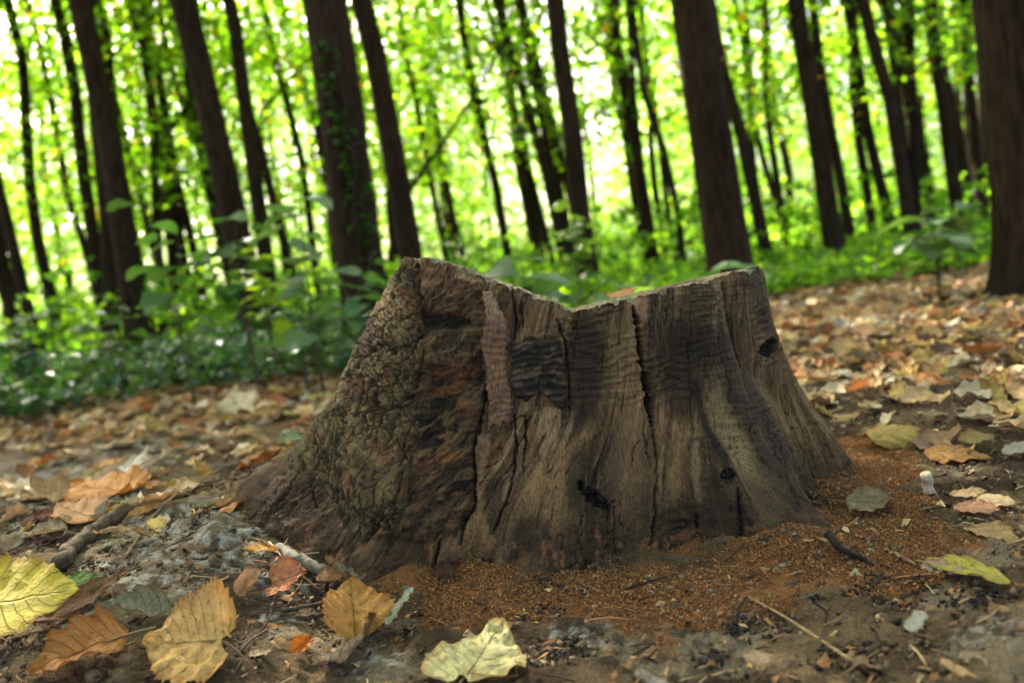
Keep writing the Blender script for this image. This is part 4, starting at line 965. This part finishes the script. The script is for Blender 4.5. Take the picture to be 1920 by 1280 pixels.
# beyond the other flank of the stump
H('cup-shaped dry leaf, grey-green inside, on the sawdust beside the stump', (176, 158, 116), (1588, 940), (1682, 945), .012, .014, 'ovate', roll=-1.5, cup=0, bend=1.0, crinkle=.10, stalk=.4, stalk_side=-.2, wmul=1.2, furl=1.3, nu=20, nv=12)
H('brown outer lip of leaf under the cup-shaped one', (150, 112, 66), (1600, 925), (1672, 962), .008, .005, 'ovate', roll=-0.6, cup=.9, bend=.8, **LF)
H('uppermost of the beige leaves clustered at the picture edge', (206, 172, 122), (1780, 928), (1850, 922), .012, .012, 'oval', roll=-.5, cup=.4, wmul=1.2, **LF)
H('broad cream leaf in the beige cluster at the picture edge', (216, 188, 140), (1832, 930), (1905, 940), .014, .012, 'ovate', roll=-.7, cup=-.4, bend=-.3, **LF)
H('pinkish lower leaf of the beige cluster at the picture edge', (196, 146, 108), (1788, 948), (1878, 962), .008, .006, 'oval', roll=-.5, cup=.4, wmul=1.3, **LF)
H('comma-shaped tan leaf below the beige cluster', (202, 166, 112), (1812, 985), (1912, 1004), .008, .008, 'oval', roll=-.4, cup=.5, bend=-.6, wmul=1.2, stalk=.3, **LF)
H('long yellow-green leaf with wavy edge on bare soil', (186, 172, 74), (1892, 1088), (1712, 1030), .008, .014, 'lance', roll=-.25, cup=.4, bend=-.45, wmul=1.15, crinkle=.035, nu=30, nv=10)
H('pale pink leaf peeking out from under the long yellow-green one', (206, 172, 146), (1730, 1058), (1802, 1074), .004, .003, 'frag', roll=-.3, wmul=.8, **LF)
H('thin tan sliver of leaf above the long yellow-green one', (186, 160, 122), (1660, 1026), (1716, 1062), .006, .003, 'lance', roll=-.3, **LF)
H('white torn leaf scrap on dark soil near the charcoal', (216, 208, 182), (1702, 1182), (1730, 1148), .004, .01, 'frag', roll=-.2, serr=.3, nser=8, wmul=.7, **LF)
H('straw-coloured torn scrap by the little stick in the corner', (190, 172, 130), (1802, 1222), (1850, 1250), .01, .004, 'frag', roll=-.3, serr=.2, nser=8, **LF)
H('big orange-brown leaf on the litter near the picture edge', (186, 136, 72), (1735, 842), (1862, 852), .014, .012, 'ovate', roll=-.55, cup=-.3, bend=-.2, wmul=.85, **LF)
H('yellow arched leaf nearest the stump in the litter', (196, 164, 82), (1640, 820), (1732, 785), .02, .02, 'ovate', roll=-.7, cup=-.5, bend=-.7, **LF)
H('olive-tan leaf overlapping the big orange-brown one', (176, 148, 84), (1800, 826), (1866, 812), .02, .022, 'ovate', roll=-.6, cup=.3, bend=-.3, **LF)
H('grey-white leaf cut by the picture edge on dark soil', (186, 180, 158), (1880, 848), (1950, 832), .012, .02, 'ovate', roll=-.6, cup=.3, **LF)
H('thin orange leaf lying in the notch on the stump top', (206, 140, 72), (1200, 556), (1135, 560), .0, .0, 'oval')
top_leaf = [o for o in COL.objects if o.get('label', '').startswith('thin orange leaf lying in the notch')][0]
_a, _b = at_depth(1195, 551, 1.52), at_depth(1135, 557, 1.55)
for q in (_a, _b): q[2] = float(top_z(q[0], q[1])) + 0.014
place(top_leaf, _a, _b, -0.5)

# ------------------------------------------------------------------ leaf litter farther off
PAL = {'tan': (206, 166, 114), 'cream': (214, 192, 152), 'rust-orange': (182, 116, 62), 'golden': (206, 172, 96), 'brown': (120, 90, 62), 'grey': (166, 152, 126)}
VAR = []
for i, kd in enumerate(['heart', 'ovate', 'oval', 'ovate', 'heart', 'oval', 'ovate', 'lance']):
    VAR.append(leaf_mesh(kd, nu=9, nv=3, cup=[.5, 1.0, .8, -.8, .4, 1.2, 1.0, .8][i], bend=[.5, -.8, .9, -1.0, .9, .5, 1.3, -.9][i], crinkle=.16, seed=60 + i, twist=[0, .4, -.3, 0, .5, .6, -.4, .3][i]))
VSPEC = [('heart', .5, .8), ('ovate', .9, -.9), ('oval', .8, .8), ('ovate', -.6, -.9), ('oval', .5, 1.4), ('frag', .8, .6)]
VGEO = [leaf_geo(kd, nu=6, nv=2, cup=c, bend=b, crinkle=.1, seed=70 + i) for i, (kd, c, b) in enumerate(VSPEC)]
VGEO_FINE = [leaf_geo(kd, nu=9, nv=3, cup=c, bend=b, crinkle=.18, seed=170 + i, twist=[0, .5, -.6, .3, .8, -.4][i], tear=.15) for i, (kd, c, b) in enumerate(VSPEC)]
rs = np.random.default_rng(21)
def blocked(X, Y):
    return ((X - 0.08) / 0.62) ** 2 + ((Y - 1.6) / 0.42) ** 2 < 1
def rand_rot(rs, tilt=0.26):
    a = rs.random() * 2 * PI
    return Matrix.Rotation(a, 4, 'Z') @ Matrix.Rotation(rs.normal(0, tilt), 4, 'X') @ Matrix.Rotation(rs.normal(0, tilt), 4, 'Y')
names = list(PAL); wts = np.array([.34, .16, .10, .18, .16, .06])
def litter_spot(rs, side):
    while True:
        Y = 1.35 + (5.6 - 1.35) * rs.random() ** 0.8
        if side > 0: X = rs.uniform(0.26, 0.78) * Y + 0.05
        else: X = -rs.uniform(0.12, 0.72) * Y
        if blocked(X, Y): continue
        px, py = project(np.array([X, Y, 0.0]))
        if px < -60 or px > 1980 or py > 1270: continue
        dens = 1.0 if side > 0 else 0.9
        if side > 0 and py > 880: dens = 0.04
        elif side > 0 and py > 800: dens = 0.35
        if side < 0 and py > 860: dens = 0.45
        if side < 0 and Y > 5.2: continue
        if rs.random() > dens: continue
        return X, Y
for side, cnt, where, grp in ((1, 150, 'in the open litter towards the huge trunk', 'fallen leaves towards the huge trunk'), (-1, 130, 'in the litter between ivy and stump bark', 'fallen leaves between ivy and stump')):
    for i in range(cnt):
        X, Y = litter_spot(rs, side); k = names[rs.choice(6, p=wts)]
        ds = 'sharper' if Y < 2.3 else 'blurred' if Y < 3.6 else 'tiny blurred'
        o = add('fallen_leaf', VAR[rs.integers(0, len(VAR))], None, None, f'{ds} {k} dry leaf {where}', 'leaf', grp)
        c = lin(*PAL[k]) * rs.uniform(0.8, 1.2); o.color = (*c, 1)
        sz = rs.uniform(0.055, 0.11)
        o.matrix_world = Matrix.Translation((X, Y, float(ground_h(X, Y)) + 0.012 + 0.012 * rs.random())) @ rand_rot(rs) @ Matrix.Scale(sz, 4)
def litter_mass(n, label, spot, seed, szr=(0.035, 0.1), geo=None):
    geo = geo or VGEO
    rs = np.random.default_rng(seed); Vs, Fs, Cs = [], [], []; off = 0
    for i in range(n):
        X, Y = spot(rs); P, F, uv = geo[rs.integers(0, 6)]
        R = np.array(rand_rot(rs, 0.24))[:3, :3]; s_ = rs.uniform(*szr)
        V = (P - np.array([0, .5, 0])) * s_ @ R.T + np.array([X, Y, float(ground_h(X, Y)) + 0.006 + 0.014 * rs.random()])
        Vs.append(V); Fs.append(F + off); off += len(V)
        c = lin(*PAL[names[rs.choice(6, p=wts)]]) * rs.uniform(0.6, 1.15); Cs.append(np.repeat(c[None], len(V), 0))
    add('leaf_litter', new_mesh('leaf_litter', np.vstack(Vs), np.vstack(Fs), np.vstack(Cs)), M_litter, None, label, None, None, 'stuff')
litter_mass(1500, 'carpet of dry brown and tan leaves around the stump', lambda r: litter_spot(r, 1 if r.random() < 0.62 else -1), 5, geo=VGEO_FINE)
def far_spot(r):
    Y = r.uniform(3.4, 9.5); return r.uniform(-0.5, 0.8) * Y, Y
litter_mass(3200, 'distant carpet of dry leaves at the edge of the greenery', far_spot, 6, (0.06, 0.11))

# ------------------------------------------------------------------ twigs, sticks and nuts
def twig(label, pts, r0, r1, m=M_twig, n=16, sides=8, rough=.25, name='twig', cat='twig', side=()):
    W = [at_ground(a, b, h) for a, b, h in pts]
    P = spline(W, n); rs = np.random.default_rng(int(pts[0][0]) + 5); P = P + rs.normal(0, r0 * 0.12, P.shape)
    rad = np.linspace(r0, r1, n) * (1 + 0.18 * (rs.random(n) - .5)); V, F = tube(P, rad, sides, rough, 1)
    F = list(F); off = len(V)
    for k, dx, dy, dz, rr in side:
        v, f = tube(spline([P[k], P[k] + np.array([dx, dy, dz]) * .5 + .002, P[k] + np.array([dx, dy, dz])], 5), np.linspace(rr, rr * .6, 5), 6, .2)
        V = np.vstack([V, v]); F += [[x + off for x in ff] for ff in f]; off += len(v)
    return add(name, new_mesh(name, V, F), m, None, label, cat)
twig('short thick broken branch lying on the pale soil', [(108, 1062, .012), (140, 1020, .014), (185, 988, .016), (238, 955, .016)], .0135, .0115, M_twig, 22, 12, .2, 'broken_branch', 'branch', ((8, -.012, -.012, .016, .007),))
twig('long thin pale twig running from the root to the short branch', [(232, 1048, .004), (290, 965, .012), (340, 920, .015), (430, 868, .012)], .0022, .0016, M_straw, 20)
twig('thick grey stick end below the root beside the salmon leaf', [(522, 1030, .008), (560, 1048, .01), (612, 1072, .006)], .010, .008, M_twig_grey, 14, 10, .2, 'stick', 'stick')
twig('upper of two parallel twigs pointing at the orange-gold leaf', [(470, 1152, .006), (540, 1142, .008), (612, 1128, .012)], .0035, .0028, M_twig, 16)
twig('lower of two parallel twigs pointing at the orange-gold leaf', [(466, 1172, .004), (545, 1160, .006), (610, 1150, .01)], .0042, .0032, M_twig, 16)
twig('thin reddish twig crossing behind the golden toothed leaf', [(240, 1148, .012), (300, 1138, .012), (360, 1130, .01)], .0024, .002, M_twig, 12)
twig('pale stick under the grey-green curled leaf', [(118, 1182, .008), (150, 1165, .01), (200, 1140, .01)], .006, .005, M_twig_grey, 12, 8, .2, 'stick', 'stick')
twig('dark forked twig standing in the litter near the picture edge', [(72, 862, .006), (88, 825, .03), (92, 790, .055)], .006, .003, M_twig, 14, 8, .25, 'forked_twig', 'twig', ((7, .05, .01, .03, .003),))
twig('dark thin twig lying behind the forked one', [(30, 855, .01), (90, 868, .01), (175, 862, .012)], .004, .003, M_twig, 12)
twig('thin stalk with flattened papery end on the black soil', [(1402, 1118, .004), (1470, 1155, .006), (1540, 1200, .006), (1600, 1240, .005)], .0012, .0022, M_straw, 16)
H('flattened papery tip of the long thin stalk', (160, 130, 96), (1585, 1228), (1655, 1262), .004, .006, 'oval', roll=-.3, wmul=1.2, **LF)
twig('little smooth stick lying in the bottom corner', [(1766, 1240, .006), (1800, 1258, .006), (1832, 1276, .005)], .0048, .0052, M_straw, 8, 8, .1, 'stick', 'stick')
twig('white peg-like bit of stick standing beyond the cup-shaped leaf', [(1742, 928, .0), (1740, 905, .018), (1738, 890, .034)], .0085, .0082, M_white, 6, 14, .04, 'peg', 'stick')
twig('black thin root creeping from the stump foot', [(1550, 1000, .02), (1580, 1030, .015), (1615, 1045, .008), (1640, 1062, .002)], .005, .003, M_dark, 14, 8, .4, 'root', 'root')
twig('hairlike dark root across the sawdust', [(1170, 1105, .004), (1210, 1092, .006), (1250, 1080, .008)], .0016, .001, M_dark, 10)
twig('dark crooked rootlet on the charred soil', [(1380, 1170, .004), (1385, 1140, .008), (1400, 1118, .006)], .0018, .001, M_dark, 10)
twig('fine dark twig leaning on the charred soil', [(1525, 1128, .006), (1550, 1148, .006), (1545, 1175, .003)], .0016, .001, M_dark, 10)
twig('thin pale straw in front of the long yellow-green leaf', [(1830, 1168, .002), (1855, 1155, .005), (1875, 1138, .007)], .0014, .001, M_straw, 8)
twig('thin dark stalk at the bottom corner beside the golden leaf', [(440, 1230, .002), (470, 1200, .01), (500, 1180, .008)], .0018, .0014, M_twig, 10)
twig('dry stalk lying over the salmon leaf', [(505, 1015, .01), (545, 1060, .02), (600, 1105, .01)], .0012, .001, M_straw, 10)
twig('grey rotten stick poking in at the bottom edge', [(1198, 1262, .004), (1230, 1278, .006), (1262, 1300, .004)], .007, .006, M_twig_grey, 8, 8, .3, 'stick', 'stick')
def nut(label, px, py, r):
    rs = np.random.default_rng(px); u = np.linspace(0, PI, 9); v = np.arange(12) / 12 * 2 * PI
    rr = r * (1 + 0.1 * np.sin(u)[:, None] * (rs.random((9, 12)) - .5)); prof = np.sin(u)[:, None] ** 0.9
    V = np.stack([rr * prof * np.cos(v), rr * prof * np.sin(v) * 0.92, (rr * np.cos(u)[:, None] * 0.95) * np.ones(12)], -1)
    V[0, :, 2] += r * 0.18
    o = add('nut', new_mesh('nut', V.reshape(-1, 3), grid_faces(9, 12, True)), M_nut, None, label, 'nut')
    p = at_ground(px, py, r * 0.6); o.location = p; o.rotation_euler = (rs.random(), rs.random(), rs.random() * 6)
nut('round brown seed next to the upright pinkish scrap', 737, 1054, .0075)
nut('small round seed at the corner of the pale yellow leaf', 972, 1172, .006)
nut('beige nut on the dark soil near the bottom edge', 1142, 1222, .008)
nut('small nut at the bottom edge under the golden toothed leaf', 235, 1238, .0085)
nut('brown nut at the bottom edge near the corner', 175, 1268, .009)
nut('little nut on the pale soil below the root', 398, 1048, .006)

# ------------------------------------------------------------------ loose grains: sawdust, soil crumbs, charcoal
def grains(name, label, n, dens, size, cols, seed, box, lift=0.0, octa=False):
    rs = np.random.default_rng(seed); out = []
    while sum(map(len, out)) < n:
        X = rs.uniform(box[0], box[1], n); Y = rs.uniform(box[2], box[3], n)
        out.append(np.stack([X, Y], 1)[rs.random(n) < dens(X, Y)])
    XY = np.vstack(out)[:n]; Z = ground_h(XY[:, 0], XY[:, 1])
    C = np.column_stack([XY, Z + lift]); S = size[0] + (size[1] - size[0]) * rs.random(n) ** 2
    T = np.array([[1, 1, 1], [-1, -1, 1], [-1, 1, -1], [1, -1, -1]], float)
    Fi = np.array([[0, 1, 2], [0, 3, 1], [0, 2, 3], [1, 3, 2]])
    if octa:
        T = np.array([[1, 0, 0], [-1, 0, 0], [0, 1, 0], [0, -1, 0], [0, 0, 1], [0, 0, -1]], float) * 1.2; Fi = np.array([[0, 2, 4], [2, 1, 4], [1, 3, 4], [3, 0, 4], [2, 0, 5], [1, 2, 5], [3, 1, 5], [0, 3, 5]])
    kv = len(T)
    q = rs.normal(0, 1, (n, 4)); q /= np.linalg.norm(q, axis=1)[:, None]; a, b, c, d = q.T
    R = np.stack([1 - 2 * (c * c + d * d), 2 * (b * c - a * d), 2 * (b * d + a * c), 2 * (b * c + a * d), 1 - 2 * (b * b + d * d), 2 * (c * d - a * b), 2 * (b * d - a * c), 2 * (c * d + a * b), 1 - 2 * (b * b + c * c)], 1).reshape(n, 3, 3)
    sh = rs.uniform(0.3, 1.5, (n, 1, 3))
    V = np.einsum('nij,nkj->nki', R, T[None] * sh) * (S * 0.6)[:, None, None] + C[:, None]
    if octa: V = V + rs.normal(0, 1, V.shape) * (S * 0.12)[:, None, None]
    F = (np.arange(n)[:, None, None] * kv + Fi[None]).reshape(-1, 3)
    cc = np.array(cols)[rs.integers(0, len(cols), n)] * rs.uniform(0.7, 1.25, (n, 1))
    add(name, new_mesh(name, V.reshape(-1, 3), F, np.repeat(cc, kv, 0), smooth=octa), M_grain, None, label, None, None, 'stuff')
BX = (-0.75, 1.0, 0.85, 2.1)
grains('sawdust', 'orange-brown sawdust heaped round the foot of the stump', 95000, lambda x, y: 0.03 * (saw_mask(x, y) > 0.15) + sst(0.4, 0.85, saw_mask(x, y) + 1.5 * (fbm(x * 15, y * 15, 21, 5, 0.6) - 0.5)), (0.0006, 0.0021),
       [lin(142, 95, 54), lin(128, 85, 48), lin(156, 110, 65), lin(110, 72, 42), lin(98, 72, 46)], 31, BX, 0.003)
grains('soil_crumbs', 'dark crumbs of soil between the leaves', 34000, lambda x, y: 0.15 + 0.85 * sst(0.45, 0.62, fbm(x * 9, y * 9, 3, 4)), (0.0012, 0.008),
       [lin(84, 68, 51), lin(104, 86, 64), lin(70, 57, 44), lin(124, 108, 85)], 32, (-1.0, 1.1, 0.72, 2.3), 0.001, True)
def coal(x, y):
    px, py = project(np.stack([x, y, ground_h(x, y)], -1))
    g = np.exp(-(((px - 1300) / 200) ** 2 + ((py - 1215) / 35) ** 2)) + np.exp(-(((px - 1690) / 150) ** 2 + ((py - 1120) / 30) ** 2)) + 0.8 * np.exp(-(((px - 1030) / 45) ** 2 + ((py - 1110) / 50) ** 2)) + .5 * np.exp(-(((px - 1560) / 200) ** 2 + ((py - 1200) / 40) ** 2))
    return np.clip(g, 0, 1) * sst(0.5, 0.66, fbm(x * 24, y * 24, 8, 4))
grains('charcoal', 'black crumbs of charred wood scattered on the soil', 1500, coal, (0.0015, 0.006), [lin(30, 27, 25), lin(40, 35, 31), lin(54, 46, 38)], 33, BX, 0.003, True)

def debris(n, seed):
    rs = np.random.default_rng(seed); Vs, Fs, Cs = [], [], []; off = 0
    pal = [lin(130, 100, 68), lin(104, 80, 56), lin(84, 66, 48), lin(164, 138, 100), lin(60, 48, 37), lin(140, 100, 60)]
    for i in range(n):
        Y = 0.8 + 1.3 * rs.random(); X = rs.uniform(-0.72, 0.72) * Y
        if blocked(X, Y): continue
        g = float(ground_h(X, Y)); c = pal[rs.integers(0, 6)] * rs.uniform(.7, 1.2)
        if rs.random() < 0.32:                                          # bits of stalk and root
            L = rs.uniform(.012, .06); a = rs.random() * 6.28; d = np.array([math.cos(a), math.sin(a), rs.normal(0, .12)]) * L
            p = np.array([X, Y, g + .004]); q = p + d * .5 + rs.normal(0, .12 * L, 3) * np.array([1, 1, .4])
            V, F = tube(spline([p, q, p + d], 5), rs.uniform(.0005, .0016), 5)
        else:                                                          # torn leaf crumbs
            k = rs.integers(5, 8); a = np.sort(rs.random(k)) * 2 * PI; r = rs.uniform(.003, .012) * rs.uniform(.4, 1.2, k)
            V = np.stack([r * np.cos(a), r * np.sin(a), rs.normal(0, .0015, k)], 1); V = np.vstack([V, [[0, 0, .002]]]) @ np.array(rand_rot(rs, .4))[:3, :3].T + np.array([X, Y, g + .004])
            F = [[j, (j + 1) % k, k] for j in range(k)]
        Vs.append(V); Fs += [[x + off for x in f] for f in F]; off += len(V); Cs.append(np.repeat(c[None], len(V), 0))
    add('forest_debris', new_mesh('forest_debris', np.vstack(Vs), Fs, np.vstack(Cs)), M_grain, None, 'tiny bits of stalk, rootlet and torn leaf on the soil', None, None, 'stuff')
debris(3000, 44)

# ------------------------------------------------------------------ saplings with broad leaves
G_LEAF = [leaf_geo('heart', nu=8, nv=3, cup=.2, bend=b, crinkle=.05, seed=90 + i, wmul=.85) for i, b in enumerate((-.5, -.8, -.3))]
G_MESH = []
for P, F, uv in G_LEAF:
    me = new_mesh('leaf', P, F, None, uv); me.materials.append(M_green); G_MESH.append(me)
M_stem = twig_mat('sapling_stem', lin(62, 58, 38), lin(92, 88, 56))
def sapling(label, tips, Y, leaf_len, nleaf, seed, col=(78, 112, 66), spread=0.3):
    """tips: where the leafy shoots are seen; each stands on the ground at distance Y"""
    rs = np.random.default_rng(seed)
    top = [at_depth(a, b, Y + rs.uniform(-.2, .2)) for a, b in tips]
    cx = np.mean([t[0] for t in top]); base = np.array([cx + rs.uniform(-.05, .05), Y, 0]); base[2] = float(ground_h(base[0], base[1])) - .01
    root = empty('sapling', label, 'sapling', 'broad-leaved saplings behind the stump', base)
    for t in top:
        mid = (base * .45 + t * .55) + np.array([(base[0] - t[0]) * .3, 0, .05]); pts = spline([base, mid, t], 10)
        V, F = tube(pts - base, np.linspace(.0038, .002, 10), 6); add('stem', new_mesh('stem', V, F), M_stem, root)
        for j in range(nleaf):
            f = 0.4 + 0.6 * (j + rs.random() * .6) / nleaf; p = pts[min(9, int(f * 9))] - base
            a = j * 2.4 + rs.uniform(-.5, .5); L = leaf_len * rs.uniform(.65, 1.2)
            d = np.array([math.cos(a), math.sin(a), rs.uniform(-.45, .25)]); b = p + d * .035
            o = add('leaf', G_MESH[rs.integers(0, 3)], None, root); place(o, b, b + d / np.linalg.norm(d) * L, rs.normal(0, .3))
            o.color = (*(lin(*col) * rs.uniform(.75, 1.3)), 1)
S = sapling
S('tall sapling whose top leaves catch the light before the stout trunks', [(250, 345), (330, 420), (290, 470)], 4.1, .15, 5, 1)
S('bushy dark-leaved sapling in front of the hidden stout trunk', [(400, 380), (440, 420), (370, 440), (480, 400)], 4.3, .15, 6, 2, (66, 104, 48))
S('sapling with lime-yellow glowing leaves beside the dark bushy one', [(480, 440), (490, 480), (460, 500)], 4.6, .14, 8, 3, (140, 168, 48))
S('sapling with pale leaves reaching across the ivy-grown trunk', [(500, 370), (560, 330), (600, 520), (580, 560)], 3.9, .15, 6, 4, (92, 120, 84))
S('low sapling in the ivy below the lime-yellow one', [(520, 560), (570, 540), (610, 600)], 4.0, .12, 5, 5, (72, 106, 60))
S('low leafy sapling among the ivy near the outermost trunks', [(200, 560), (260, 580), (150, 600)], 4.8, .12, 6, 6, (62, 92, 50))
S('small sapling close to the bark silhouette', [(640, 520), (672, 500), (700, 470)], 3.7, .13, 6, 7, (84, 118, 74))
S('broad-leaved sapling showing over the sloping cut of the stump', [(880, 500), (930, 480), (980, 500), (1040, 505)], 3.4, .16, 6, 8, (86, 116, 82))
S('sapling with shiny leaves showing through the notch of the stump', [(1110, 545), (1180, 530), (1150, 560), (1080, 560)], 3.3, .12, 7, 9, (108, 136, 84))
S('sapling peeping over the flat half of the stump', [(1320, 500), (1370, 485), (1250, 530), (1400, 510)], 3.6, .13, 6, 10, (84, 122, 62))
S('sapling with drooping big leaves beside the huge trunk', [(1730, 395), (1800, 375), (1850, 365), (1700, 430)], 4.2, .19, 5, 11, (88, 118, 72))
S('sapling with leaf tufts on the dark trunk above the notch', [(1060, 370), (1100, 390), (1040, 420), (1090, 440)], 6.4, .13, 8, 12, (96, 126, 62))
S('leafy low sapling in the ivy at the picture edge', [(40, 600), (90, 560), (20, 640)], 5.0, .13, 9, 13, (60, 92, 52))
